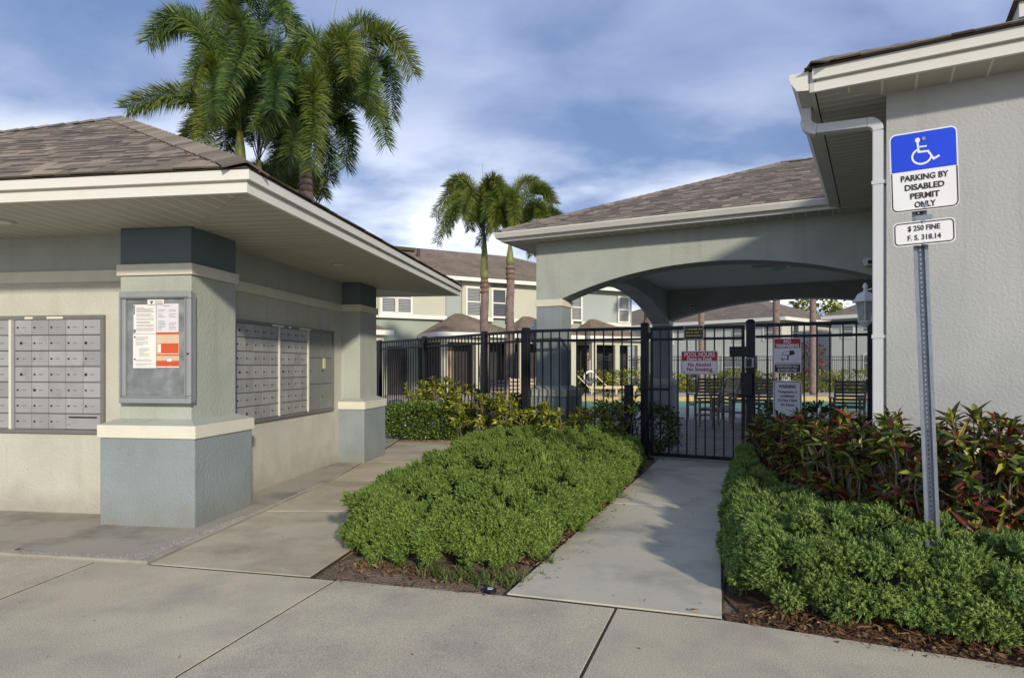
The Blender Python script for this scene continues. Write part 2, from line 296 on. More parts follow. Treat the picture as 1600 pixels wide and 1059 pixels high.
LIT = leafmat('dry litter', [(0,(.10,.045,.02)),(.4,(.20,.10,.045)),(.75,(.30,.20,.11)),(1,(.07,.035,.02))], .1, .8)
RUST = leafmat('dead leaf', [(0,(.30,.10,.03)),(1,(.38,.16,.05))], .2, .7)
RED = leafmat('red blossom', [(0,(.16,.035,.04)),(.45,(.26,.07,.08)),(.6,(.08,.08,.03)),(1,(.06,.08,.03))], .25, .6)
def water():
    m = mat('pool water', (.07,.27,.19), .35, .05, .4, .6, 2.5, bdist=.03, spec=.12); return m
M['water'] = water()
def pavers():
    m = mat('grey pavers', (.46,.42,.40), .85, .10, 1.0, fine=.08, fs=90); t = m.node_tree; n = t.nodes; l = t.links.new; b = n['Principled BSDF']
    src = b.inputs['Base Color'].links[0].from_socket
    g = n.new('ShaderNodeNewGeometry'); mp = n.new('ShaderNodeMapping'); mp.inputs['Rotation'].default_value = (0, 0, R(27)); l(g.outputs['Position'], mp.inputs[0])
    br = n.new('ShaderNodeTexBrick'); br.inputs['Scale'].default_value = 1; br.inputs['Brick Width'].default_value = .22; br.inputs['Row Height'].default_value = .11; br.inputs['Mortar Size'].default_value = .006
    br.inputs['Color1'].default_value = (1.15,1.1,1.05,1); br.inputs['Color2'].default_value = (.75,.78,.84,1); br.inputs['Mortar'].default_value = (.35,.35,.35,1); l(mp.outputs[0], br.inputs['Vector'])
    mx = n.new('ShaderNodeMix'); mx.data_type = 'RGBA'; mx.blend_type = 'MULTIPLY'; mx.inputs[0].default_value = 1; l(src, mx.inputs[6]); l(br.outputs[0], mx.inputs[7]); l(mx.outputs[2], b.inputs['Base Color'])
    bp = n.new('ShaderNodeBump'); bp.inputs['Strength'].default_value = .6; bp.inputs['Distance'].default_value = .005; l(br.outputs['Fac'], bp.inputs['Height']); bp.invert = True; l(bp.outputs[0], b.inputs['Normal'])
    return m
M['pavers'] = pavers()

# ------------------------------------------------------------------ scatter (stuff): geometry nodes instancing small meshes on points
def scatter(name, pts, variants, matl, parent=None, **k):
    me = bpy.data.meshes.new(name); me.from_pydata([p[0] for p in pts], [], [])
    a = me.attributes.new('rot', 'FLOAT_VECTOR', 'POINT'); a.data.foreach_set('vector', np.array([tuple(p[1]) for p in pts], dtype=np.float32).reshape(-1))
    a = me.attributes.new('scl', 'FLOAT', 'POINT'); a.data.foreach_set('value', np.array([p[2] for p in pts], dtype=np.float32))
    a = me.attributes.new('idx', 'INT', 'POINT'); a.data.foreach_set('value', np.array([p[3] for p in pts], dtype=np.int32))
    a = me.attributes.new('clr', 'FLOAT', 'POINT'); a.data.foreach_set('value', np.array([p[4] if len(p) > 4 else 0 for p in pts], dtype=np.float32))
    me.materials.append(matl)
    o = ob(name, me, parent, **k)
    g = bpy.data.node_groups.new(name, 'GeometryNodeTree'); g.interface.new_socket('Geometry', in_out='INPUT', socket_type='NodeSocketGeometry'); g.interface.new_socket('Geometry', in_out='OUTPUT', socket_type='NodeSocketGeometry')
    gi = g.nodes.new('NodeGroupInput'); go = g.nodes.new('NodeGroupOutput'); jn = g.nodes.new('GeometryNodeJoinGeometry')
    def na(nm, ty):
        x = g.nodes.new('GeometryNodeInputNamedAttribute'); x.data_type = ty; x.inputs[0].default_value = nm; return x
    ar, as_, ai = na('rot', 'FLOAT_VECTOR'), na('scl', 'FLOAT'), na('idx', 'INT')
    for i, v in enumerate(variants):
        vo = bpy.data.objects.new('sprig', v)
        oi = g.nodes.new('GeometryNodeObjectInfo'); oi.inputs[0].default_value = vo
        cp = g.nodes.new('FunctionNodeCompare'); cp.data_type = 'INT'; cp.operation = 'EQUAL'; cp.inputs[3].default_value = i
        g.links.new(ai.outputs[0], cp.inputs[2])
        io = g.nodes.new('GeometryNodeInstanceOnPoints'); g.links.new(gi.outputs[0], io.inputs['Points']); g.links.new(cp.outputs[0], io.inputs['Selection'])
        g.links.new(oi.outputs['Geometry'], io.inputs['Instance']); g.links.new(ar.outputs[0], io.inputs['Rotation']); g.links.new(as_.outputs[0], io.inputs['Scale'])
        g.links.new(io.outputs[0], jn.inputs[0])
    g.links.new(jn.outputs[0], go.inputs[0])
    md = o.modifiers.new('scatter', 'NODES'); md.node_group = g
    return o
def aim(d, twist=None):
    q = Vector(d).normalized().to_track_quat('Z', 'Y')
    if twist is None: twist = rnd.uniform(0, 6.28)
    return (q.to_matrix() @ Matrix.Rotation(twist, 3, 'Z')).to_euler()
def inpoly(x, y, P):
    c = False; j = len(P)-1
    for i in range(len(P)):
        xi, yi = P[i]; xj, yj = P[j]
        if (yi > y) != (yj > y) and x < (xj-xi)*(y-yi)/(yj-yi)+xi: c = not c
        j = i
    return c
def edged(x, y, P):
    best = 9; bn = (0, 0)
    for i in range(len(P)):
        x0, y0 = P[i]; x1, y1 = P[(i+1) % len(P)]; dx, dy = x1-x0, y1-y0
        t = max(0, min(1, ((x-x0)*dx+(y-y0)*dy)/(dx*dx+dy*dy))); ex, ey = x-(x0+t*dx), y-(y0+t*dy); d = math.hypot(ex, ey)
        if d < best: best = d; bn = (-ex/(d+1e-6), -ey/(d+1e-6))
    return best, bn
def smooth_poly(P, it=2):
    for _ in range(it):
        Q = []
        for i in range(len(P)):
            a, b = P[i], P[(i+1) % len(P)]; Q += [(a[0]*.75+b[0]*.25, a[1]*.75+b[1]*.25), (a[0]*.25+b[0]*.75, a[1]*.25+b[1]*.75)]
        P = Q
    return P

# ------------------------------------------------------------------ ground, pavements, pool (the setting)
POOL = (.9, 15.5, 19.4, 27.7)
def ground():
    m = MB(); xs = [-400, POOL[0], POOL[1], 400]; ys = [-60, POOL[2], POOL[3], 600]
    for i in range(3):
        for j in range(3):
            if (i, j) != (1, 1): m.face([(xs[i],ys[j],-.03),(xs[i+1],ys[j],-.03),(xs[i+1],ys[j+1],-.03),(xs[i],ys[j+1],-.03)])
    m.build('ground', M['soil'], kind='structure')
ground()
BE = [(-14,7.6),(-9,5.75),(-5,4.74),(-3.51,4.39),(-2.40,4.207),(-1.093,3.904),(-.036,3.63),(1.08,3.29),(2.22,2.78),(3.6,2.0),(7,-.4)]
def be_y(x):
    for (x0,y0),(x1,y1) in zip(BE, BE[1:]):
        if x0 <= x <= x1: return y0+(y1-y0)*(x-x0)/(x1-x0)
    return 0
def slab(name, poly, z1, matl, parent=None, th=.1, bw=.006, **k):
    o = MB().extr([(x, y, z1-th) for x, y in poly], (0, 0, th)).build(name, matl, parent, **k); bevel(o, bw, 2); return o
def sidewalk():
    root = MB().extr([(x, y-.005, -.022) for x, y in BE]+[(7,-6,-.022),(-14,-6,-.022)], (0,0,.018)).build('sidewalk', M['joint'], kind='structure')
    cuts = [((-7.2,3.6),(-7.0,4.6)), ((-2.865,3.58),(-2.786,4.22)), ((-1.415,2.669),(-1.083,3.87)), ((.28,2.669),(.555,3.44)), ((1.75,1.7),(2.25,2.75)), ((3.3,.3),(4.3,1.6))]
    def xat(c, y): (x0,y0),(x1,y1) = c; return x0+(x1-x0)*(y-y0)/(y1-y0)
    def hit(c):
        y = 4
        for _ in range(40): y = be_y(xat(c, y))
        return xat(c, y), y
    lines = [None]+cuts+[None]; g = .006
    for i in range(len(lines)-1):
        a, b = lines[i], lines[i+1]; yb = -4.0; g = .008
        P = []
        if a: hx, hy = hit(a); P += [(xat(a, yb)+g, yb)]; left = (hx+g, hy)
        else: P += [(-14, yb)]; left = (-14, 7.6)
        if b: hx, hy = hit(b); P += [(xat(b, yb)-g, yb)]; right = (hx-g, hy)
        else: P += [(7, -4)]; right = (7, -.4)
        P += [(right[0], right[1]-.008)] + [(x, y-.008) for x, y in reversed(BE) if left[0]+.05 < x < right[0]-.05] + [(left[0], left[1]-.008)]
        slab('concrete_slab', P, 0.0+.0015*(i % 2), M['concrete'], root, .09, .003)
sidewalk()
def aprons():
    root = slab('kiosk_pavement', [(-14,7.62),(-9,5.78),(-5,4.77),(-3.51,4.42),(-2.42,4.235),(-2.06,7.3),(-2.0,11.6),(-14,14)], .012, M['apron'], None, .08, .012, kind='structure')
    # crumbled light aggregate edge of the kiosk slab
    mb = MB(); r2 = random.Random(5)
    path = [(-5,4.80),(-3.51,4.45),(-2.48,4.275)]
    def strip(p, q, n, w0, w1):
        for i in range(n):
            t = r2.random(); w = (w0+(w1-w0)*t)*abs(r2.gauss(0, .5)); x = p[0]+(q[0]-p[0])*t; y = p[1]+(q[1]-p[1])*t
            nx, ny = -(q[1]-p[1]), q[0]-p[0]; k = math.hypot(nx, ny); x += nx/k*w; y += ny/k*w; s = r2.uniform(.002, .0055)
            mb.lathe([(s,.010),(s*.8,.014+s*.35)], 5, x, y, r2.random()+.001, r2.random())
    strip(path[0], path[1], 320, .05, .04); strip(path[1], path[2], 420, .03, .05); strip((-2.46,4.28),(-2.27,5.5), 650, .16, .05); strip((-2.27,5.5),(-2.1,7.0), 160, .03, .02)
    mb.build('broken_edge_grit', M['grit'], root, kind='stuff')
    wl = MB().extr([(x, y, -.022) for x, y in [(-2.39,4.20),(-1.24,3.95),(-.9,6),(-.70,7.6),(-.45,9.2),(-.45,11.5),(-2.0,11.6),(-2.05,7.3)]], (0,0,.018)).build('kiosk_path', M['joint'], kind='structure')
    L_ = [(-2.385,4.215),(-2.21,5.75),(-2.045,7.3),(-2.01,8.7),(-1.98,10.1),(-1.97,11.5)]; R_ = [(-1.25,3.955),(-.93,5.75),(-.72,7.3),(-.56,8.7),(-.45,10.1),(-.45,11.5)]
    for i in range(5):
        slab('concrete_slab', [(L_[i][0], L_[i][1]+.005), (R_[i][0], R_[i][1]+.005), (R_[i+1][0], R_[i+1][1]-.004), (L_[i+1][0], L_[i+1][1]-.004)], .002+.001*(i % 2), M['walk_warm'], wl, .07, .004)
    slab('concrete_slab', [(-7,11.52),(-.45,11.52),(-.45,13.2),(-7,13.2)], .001, M['walk_warm'], wl, .07, .004)
    gw = MB().extr([(x, y, -.022) for x, y in [(-.037,3.64),(1.08,3.30),(1.85,5.4),(2.98,8.55),(2.2,9.3),(1.0,6.2)]], (0,0,.018)).build('gate_path', M['joint'], kind='structure')
    L2 = [(-.030,3.655),(.935,6.1),(1.80,8.3),(2.12,9.12)]; R2 = [(1.085,3.305),(1.88,5.78),(2.80,8.15),(3.02,8.72)]
    for i in range(3):
        slab('concrete_slab', [(L2[i][0], L2[i][1]+.005), (R2[i][0], R2[i][1]+.005), (R2[i+1][0], R2[i+1][1]-.005), (L2[i+1][0], L2[i+1][1]-.005)], .004+.0015*(i % 2), M['walk'], gw, .07, .004)
aprons()
# soil beds beside the walks, slightly uneven
def bed(name, poly, z, matl, amp=.015, step=.12):
    m = MB(); xs = [p[0] for p in poly]; ys = [p[1] for p in poly]; ident = {}; r2 = random.Random(3)
    nx = int((max(xs)-min(xs))/step)+1; ny = int((max(ys)-min(ys))/step)+1
    def v(i, j):
        if (i, j) not in ident:
            x = min(xs)+i*step; y = min(ys)+j*step; ident[(i, j)] = len(m.v); d, _ = edged(x, y, poly)
            m.v.append((x, y, z+(r2.uniform(-amp, amp) if d > step else -amp)))
        return ident[(i, j)]
    for i in range(nx):
        for j in range(ny):
            cx, cy = min(xs)+(i+.5)*step, min(ys)+(j+.5)*step
            if inpoly(cx, cy, poly): m.f.append((v(i,j), v(i+1,j), v(i+1,j+1), v(i,j+1))); m.r.append(0)
    return m.build(name, matl, kind='structure', smooth=True)
bed('planting_bed', [(-1.2,3.97),(-.04,3.68),(.9,5.9),(1.8,8.3),(2.05,9.2),(.2,10.0),(-1.6,12.2),(-2.0,12.4),(-.42,11.4),(-.42,9.3),(-.9,6.2)], -.012, M['soil'], .012, .1)
bed('mulch_bed', [(1.12,3.31),(2.22,2.80),(3.6,2.02),(5,3.2),(2.7,4.55),(4.2,7.7),(3.1,8.5),(1.9,5.5)], -.005, M['mulch'], .014, .1)
# pool deck beyond the fence
DK = MB()
for (x0,x1,y0,y1) in [(-16,POOL[0],13.3,32.6),(POOL[0],POOL[1],15.9,POOL[2]),(POOL[0],POOL[1],POOL[3],32.6),(POOL[1],30,15.9,32.6),(POOL[0],4.2,13.3,15.9)]:
    DK.face([(x0,y0,-.012),(x1,y0,-.012),(x1,y1,-.012),(x0,y1,-.012)])
DK.build('pool_deck', M['deck'], kind='structure')
pv = MB(); pv.face([(x, y, -.006) for x, y in [(.30,10.0),(2.05,9.16),(4.7,7.85),(17,8.5),(17,POOL[2]-.3),(-6,POOL[2]-.3),(-3.4,15.3)]]); pv.build('paver_terrace', M['pavers'], kind='structure')
pool = MB(); x0,x1,y0,y1 = POOL
pool.face([(x0,y0,-.012),(x0,y0,-1.4),(x1,y0,-1.4),(x1,y0,-.012)]); pool.face([(x0,y1,-1.4),(x0,y1,-.012),(x1,y1,-.012),(x1,y1,-1.4)])
pool.face([(x0,y0,-1.4),(x0,y0,-.012),(x0,y1,-.012),(x0,y1,-1.4)]); pool.face([(x1,y0,-1.4),(x1,y1,-1.4),(x1,y1,-.012),(x1,y0,-.012)]); pool.face([(x0,y0,-1.4),(x1,y0,-1.4),(x1,y1,-1.4),(x0,y1,-1.4)])
pool.build('pool_basin', M['tile'], kind='structure')
wt = MB(); wt.face([(x0,y0,-.2),(x1,y0,-.2),(x1,y1,-.2),(x0,y1,-.2)]); wt.build('pool_water', M['water'], kind='structure')
lw = MB(); lw.face([(-60,32.7,-.008),(60,32.7,-.008),(60,120,-.008),(-60,120,-.008)]); lw.build('lawn', M['lawn'], kind='structure')

# ------------------------------------------------------------------ roofs made of shingles
SH = []
M['shadow_band'] = mat('shingle granule and shadow line band', (.085,.066,.05), .95, .12, 3, .5, 160, bdist=.003, fine=.25, fs=200, rndvar=.3)  # dark granules that also paint the shadow line between shingle courses
def tab_mesh(wd, band):
    n = [(0,0,0),(wd-.003,0,0),(wd-.003,.155,0),(0,.155,0),(0,0,.012),(wd-.003,0,.012),(wd-.003,.155,.012),(0,.155,.012),(0,band,.0121),(wd-.003,band,.0121)]
    me = bpy.data.meshes.new('shingle'); me.from_pydata(n, [], [(4,5,9,8),(8,9,6,7),(0,1,5,4),(1,2,6,9,5),(3,0,4,8,7)]); me.materials.append(M['shingle']); me.materials.append(M['shadow_band'])
    me.polygons[1].material_index = 1; me.polygons[2].material_index = 1; return me  # upper strip and butt edge coloured dark as the course shadow line
TABS = [(w, b) for w in (.11, .17, .25) for b in (.100, .150)]
for (w, b) in TABS: SH.append(tab_mesh(w, b))
def roof_face(parent, A, B_, apexL, apexR, maxobj, camloc, seed=1, exposure=.14):
    """A,B_: eave ends; apexL/apexR: top ends (same point for a triangle). Local coords of parent."""
    A, B_, TL, TR = map(Vector, (A, B_, apexL, apexR)); e = (B_-A); Ln = e.length; eu = e.normalized()
    d = TL-A; up = (d-eu*d.dot(eu)); S = up.length; up.normalize(); nn = eu.cross(up)
    kL = d.dot(eu)/S; kR = (B_-TR).dot(eu)/S
    Mx = Matrix((eu, up, nn)).transposed(); r2 = random.Random(seed); items = []; widths = [w for w, b in TABS]
    tilt = Matrix.Rotation(R(3.2), 3, 'X'); rows = int(S/exposure)
    for i in range(rows):
        s0 = i*exposure; xl = kL*(s0+.09)+.01; xr = Ln-kR*(s0+.09)-.01; x = xl+r2.uniform(0, .04)
        while x < xr:
            k = r2.choice((0, 1, 2, 2, 3, 4)); w = widths[k]
            if x >= xl-.005 and x+w <= xr+.005:
                items.append((x, s0+r2.choice((0, 0, .006)), k, .004+r2.choice((0, .003, .006))))
            x += w
    pos = [A+eu*it[0]+up*it[1]+nn*(it[3]) for it in items]
    order = sorted(range(len(items)), key=lambda i: (pos[i]-Vector(camloc)).length)
    rot = (Mx @ tilt); eul = rot.to_euler(); mb = MB()
    for q, i in enumerate(order):
        if q < maxobj: ob('shingle', SH[items[i][2]], parent, pos[i], eul)
        else:
            n = len(mb.v); w = widths[items[i][2]]-.003; r_ = r2.random()
            bd = TABS[items[i][2]][1]
            for c in ((0,0,0),(w,0,0),(w,.155,0),(0,.155,0),(0,0,.012),(w,0,.012),(w,.155,.012),(0,.155,.012),(0,bd,.0121),(w,bd,.0121)): mb.v.append(tuple(pos[i]+rot@Vector(c)))
            for f in ((4,5,9,8),(8,9,6,7),(0,1,5,4),(1,2,6,9,5),(3,0,4,8,7)): mb.f.append(tuple(n+j for j in f)); mb.r.append(r_+.001)
    if mb.f:
        o = mb.build('shingle_field', M['shingle'], parent, kind='stuff'); o.data.materials.append(M['shadow_band']); k = len(mb.f)
        o.data.polygons.foreach_set('material_index', np.tile(np.array([0,1,1,0,0], dtype=np.int32), k//5))
def hip_caps(parent, p, q, seed=2):
    p, q = Vector(p), Vector(q); d = (q-p); Ln = d.length; d.normalize(); side = d.cross(Vector((0,0,1))).normalized(); nn = side.cross(d)
    me = hip_caps.me; rot = Matrix((side, d, nn)).transposed(); tl = Matrix.Rotation(R(3), 3, 'X'); n = int(Ln/.15)
    for i in range(n): ob('hip_cap', me, parent, p+d*(i*.15+.07)+nn*.020, (rot@tl).to_euler())
cm = MB(); 
cm.face([(-.15,0,-.045),(0,0,.02),(0,.19,.02),(-.15,.19,-.045)]); cm.face([(0,0,.02),(.15,0,-.045),(.15,.19,-.045),(0,.19,.02)]); cm.face([(-.15,0,-.058),(0,0,.006),(0,0,.02),(-.15,0,-.045)]); cm.face([(0,0,.006),(.15,0,-.058),(.15,0,-.045),(0,0,.02)])
hip_caps.me = cm.mesh('hip_cap', M['shingle'])
def soffit_strips(parent, x0, x1, y0, y1, z, along, w, mitre=None):
    """strips under an eave. along='y': strips run in y and repeat in x. mitre: function(c)->(lo,hi) trimming."""
    lo, hi = (x0, x1) if along == 'y' else (y0, y1); n = int(round((hi-lo)/w)); g = .013
    for i in range(n):
        a = lo+i*(hi-lo)/n+g/2; b = lo+(i+1)*(hi-lo)/n-g/2; u0, u1 = (y0, y1) if along == 'y' else (x0, x1)
        pa, pb_ = (u0, u1), (u0, u1)
        if mitre: pa = mitre(a, u0, u1); pb_ = mitre(b, u0, u1)
        if pa[1]-pa[0] < .02 and pb_[1]-pb_[0] < .02: continue
        if along == 'y': P = [(a,pa[0],z),(b,pb_[0],z),(b,pb_[1],z),(a,pa[1],z)]
        else: P = [(pa[0],a,z),(pa[1],a,z),(pb_[1],b,z),(pb_[0],b,z)]
        MB().extr(P, (0,0,.012)).build('soffit_panel', M['soffit'], parent)

# ------------------------------------------------------------------ mail kiosk
K = Fr(-2.529, 5.098, .145)
kio = thing('mail_kiosk', 'small stucco mail kiosk with hipped brown shingle roof and deep eaves', 'kiosk', (*K.o, 0), K.rz)
camK = (*K.loc(0, 0), EYE)
A0, A1, B0, B1 = -5.16, 0.0, 0.0, 4.38      # outer faces of pillar bases
wf, ws = .33, -.32
def kwall():
    w = MB().box(A0+.32, ws, wf, B1-.33, -.02, 2.44).build('wall', M['wall_cream'], kio)
    for (x0,x1,y0,y1) in ((A0+.7, -.74, wf-.022, wf-.001), (ws+.001, ws+.022, .76, 3.6)):
        MB().box(x0,x1,y0,y1,2.036,2.134).build('trim_band', M['band'], w)
    # grey-green upper frieze, a thin coat proud of the wall
    MB().box(A0+.7, -.74, wf-.006, wf-.001, 2.134, 2.44).build('frieze', M['stone_grey'], w)
    MB().box(ws+.001, ws+.006, .76, 3.6, 2.134, 2.44).build('frieze', M['stone_grey'], w)
kwall()
def kpillar(a0, b0, lab=None):   # base 0.82 square, its front-left corner at a0,b0
    a1, b1 = a0+.84, b0+.84
    p = MB().box(a0, a1, b0, b1, -.02, .72).build('pillar', M['blue_grey'], kio)
    bevel(p, .008)
    bb = MB().box(a0-.016, a1+.016, b0-.016, b1+.016, .72, .824).build('base_band', M['band'], p); bevel(bb, .005)
    MB().frustum((a0-.01, a1+.01, b0-.01, b1+.01), .824, (a0+.09, a1-.09, b0+.09, b1-.09), .868).build('sloped_cap', M['stone_grey'], p)
    s = MB().box(a0+.1, a1-.1, b0+.1, b1-.1, .82, 2.046).build('pillar_shaft', M['stone_grey'], p); bevel(s, .008)
    bb = MB().box(a0+.08, a1-.08, b0+.08, b1-.08, 2.046, 2.139).build('upper_band', M['band'], p); bevel(bb, .005)
    s = MB().box(a0+.1, a1-.1, b0+.1, b1-.1, 2.139, 2.44).build('pillar_head', M['dark_blue'], p); bevel(s, .008)
for (a, b) in ((-.84, 0), (-.80, 3.53), (A0, 0), (A0, 3.53)): kpillar(a, b)
EA0, EA1, EB0, EB1 = -6.08, .92, -.79, 5.45
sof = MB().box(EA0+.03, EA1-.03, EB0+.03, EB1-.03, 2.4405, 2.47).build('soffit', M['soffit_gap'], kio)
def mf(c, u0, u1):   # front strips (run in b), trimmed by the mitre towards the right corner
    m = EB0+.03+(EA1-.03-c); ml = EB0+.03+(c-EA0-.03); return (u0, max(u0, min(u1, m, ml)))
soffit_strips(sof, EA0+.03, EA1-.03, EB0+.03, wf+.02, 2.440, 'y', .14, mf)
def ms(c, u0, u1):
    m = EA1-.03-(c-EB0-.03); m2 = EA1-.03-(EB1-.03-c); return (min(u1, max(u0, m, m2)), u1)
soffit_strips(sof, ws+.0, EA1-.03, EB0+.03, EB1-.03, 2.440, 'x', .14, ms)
kk = EA1-.03-ws
MB().extr([(EA1-.05,EB0+.02,2.434),(EA1-.02,EB0+.05,2.434),(-.1,.985-.79+.0,2.434),(-.13,.955-.79,2.434)], (0,0,.01)).build('mitre_trim', M['soffit'], sof)
# recessed lights in the front soffit
for (a, b) in ((-1.45,-.28), (-4.0,-.28)):
    lt = thing('soffit_light', 'round recessed light set in the kiosk eave soffit above the '+('mailboxes' if a > -2 else 'far end of the kiosk'), 'light', (*K.w(a, b), 2.43), K.rz)
    MB().lathe([(.085,0),(.09,.009)], 20).build('trim_ring', M['soffit'], lt); MB().lathe([(.06,-.004),(.06,0)], 18).build('lens', M['band'], lt)
lt = thing('soffit_light', 'round recessed light in the side eave between the two kiosk pillars', 'light', (*K.w(.3, 2.1), 2.43), K.rz)
MB().lathe([(.085,0),(.09,.009)], 20).build('trim_ring', M['soffit'], lt); MB().lathe([(.06,-.004),(.06,0)], 18).build('lens', M['band'], lt)
# two stepped fascia boards all round
for (x0,x1,y0,y1) in ((EA0,EA1,EB0,EB0+.03),(EA1-.03,EA1,EB0+.03,EB1-.03),(EA0,EA1,EB1-.03,EB1),(EA0,EA0+.03,EB0+.03,EB1-.03)):
    f = MB().box(x0,x1,y0,y1,2.436,2.50).build('fascia', M['fascia'], kio)
e = .032
for (x0,x1,y0,y1) in ((EA0-e,EA1+e,EB0-e,EB0+.012),(EA1-.012,EA1+e,EB0+.012,EB1-.012),(EA0-e,EA1+e,EB1-.012,EB1+e),(EA0-e,EA0+.012,EB0+.012,EB1-.012)):
    f = MB().box(x0,x1,y0,y1,2.513,2.578).build('drip_edge', M['fascia'], kio)
f = MB().box(EA0+.004,EA1-.004,EB0+.004,EB1-.004,2.50,2.514).build('fascia_core', M['soffit_gap'], kio)
def kroof():
    z = 2.582; e = .045; x0,x1,y0,y1 = EA0-e, EA1+e, EB0-e, EB1+e; ap1 = (-2.58, 2.33, 4.29); ap2 = (-2.60, 2.33, 4.29)
    m = MB(); c = [(x0,y0,z),(x1,y0,z),(x1,y1,z),(x0,y1,z)]; m.face(c[::-1])
    for i in range(4): m.face([c[i], c[(i+1)%4], ap1])
    r = m.build('roof', M['roof_under'], kio)
    roof_face(r, c[0], c[1], ap2, ap1, 300, camK, 1); roof_face(r, c[1], c[2], ap1, ap1, 0, camK, 2); roof_face(r, c[2], c[3], ap1, ap2, 0, camK, 3); roof_face(r, c[3], c[0], ap1, ap2, 0, camK, 4)
    for i in range(4): hip_caps(r, c[i], ap1)
kroof()
# mailboxes
def bank(name, label, loc, rz, units, zlo, zhi, total):
    t = thing(name, label, 'mailboxes', (*loc, 0), rz)
    # outer frame of four bars
    for (x0,x1,z0,z1) in ((0,total,zhi-.036,zhi),(0,total,zlo,zlo+.034),(0,.03,zlo+.034,zhi-.036),(total-.03,total,zlo+.034,zhi-.036)):
        bevel(MB().box(x0,x1,-.030,.0,z0,z1).build('frame', M['metal_d'], t), .003)
    MB().box(.02,total-.02,-.004,.0,zlo+.02,zhi-.02).build('back_panel', M['lock'], t)
    zb, zt = zlo+.034, zhi-.036
    for (ux0, ux1, cols, rows, kind) in units:
        cw = (ux1-ux0)/cols; rh = (zt-zb)/rows
        me = bpy.data.meshes.get('door_%d_%d' % (int(cw*1000), int(rh*1000)))
        g = .0025
        dm = MB().box(g, cw-g, -.020, -.004, g+.004, rh-g).mesh('door', M['parcel'] if kind == 'parcel' else M['metal'])
        lip = MB().box(g, cw-g, -.024, -.0202, g, g+.006).mesh('door_lip', M['metal_d'])
        for r in range(rows):
            for c in range(cols):
                x = ux0+c*cw; z = zb+r*rh
                if kind == 'slot' and r == 0 and c >= cols-2:
                    if c == cols-2:
                        d = MB().box(g, 2*cw-g, -.020, -.004, g+.004, rh-g).build('outgoing_mail_door', M['metal'], t, (x,0,z), label='wider outgoing mail door with a black slot')
                        MB().box(.09*cw*2, .90*cw*2, -.0225, -.0202, rh*.74, rh*.84).build('slot', M['sign_k'], d)
                        for q in (.09, .23): MB().extr([(q*cw+.004*math.cos(a), -.021, rh*.33+.004*math.sin(a)) for a in [i*.785 for i in range(8)]], (0,.001,0)).build('rivet', M['lock'], d)
                    continue
                d = ob('door', dm, t, (x, 0, z))
                ob('door_lip', lip, d)
                big = (kind != 'parcel' and r == rows-4 and c == 0) or rnd.random() < .09
                if kind == 'parcel':
                    lx = cw*(.12 if c == 0 else .12); lz = rh*.5
                else: lx = cw*(.17 if not (big and c == 0) else .38); lz = rh*.5
                ob('lock', LOCKS[1 if big else 0], d, (lx, 0, lz))
                if kind != 'parcel': ob('number_label', LAB, d, (cw*.52, 0, rh*.5))
    # dividers between the units
    for (ua, ub) in zip(units, units[1:]):
        xm0, xm1 = ua[1], ub[0]
        MB().box(xm0+.001, (xm0+xm1)/2-.002, -.034, -.002, zb, zt).build('divider', M['band'], t); MB().box((xm0+xm1)/2+.002, xm1-.001, -.034, -.002, zb, zt).build('divider', M['metal'], t)
    return t
def disc(r, y0, y1, n=12): return [(r*math.cos(2*math.pi*i/n), y0, r*math.sin(2*math.pi*i/n)) for i in range(n)]
LOCKS = []
for rr in (.0085, .0125):
    m = MB().extr(disc(rr, -.025, 0), (0,.005,0)); LOCKS.append(m.mesh('lock', M['lock']))
LAB = MB().box(-.02,.02,-.0212,-.0202,-.006,.006).mesh('number_label', M['lab'])
o = K.w(-2.86, wf-.0015)
fb = bank('mailbox_bank', 'grey metal mailbox bank with outgoing mail slot in the cream front wall', o, K.rz,
     [(.03, .86, 5, 7, 'std'), (.912, 1.757, 5, 7, 'slot')], .711, 1.746, 1.792)
o2 = K.w(ws+.0015, 1.03)
sbk = bank('mailbox_bank', 'grey mailbox bank with parcel lockers in the side wall between the two pillars', o2, K.rz+R(90),
     [(.03, .845, 5, 7, 'std'), (.885, 1.535, 4, 7, 'std'), (1.57, 2.235, 2, 3, 'parcel')], .723, 1.760, 2.287)
MB().box(1.955,2.02,-.030,-.0225,1.27,1.40).build('sticker', M['sticker'], sbk)
for (x0,x1,par) in ((.52,.62,fb),(1.02,1.10,fb),(1.24,1.40,fb),(.70,.95,sbk),(1.06,1.12,sbk),(1.32,1.60,sbk)):
    MB().box(x0,x1,-.0325,-.0302,1.715 if par is fb else 1.728,1.735 if par is fb else 1.748).build('label_strip', M['band'], par)
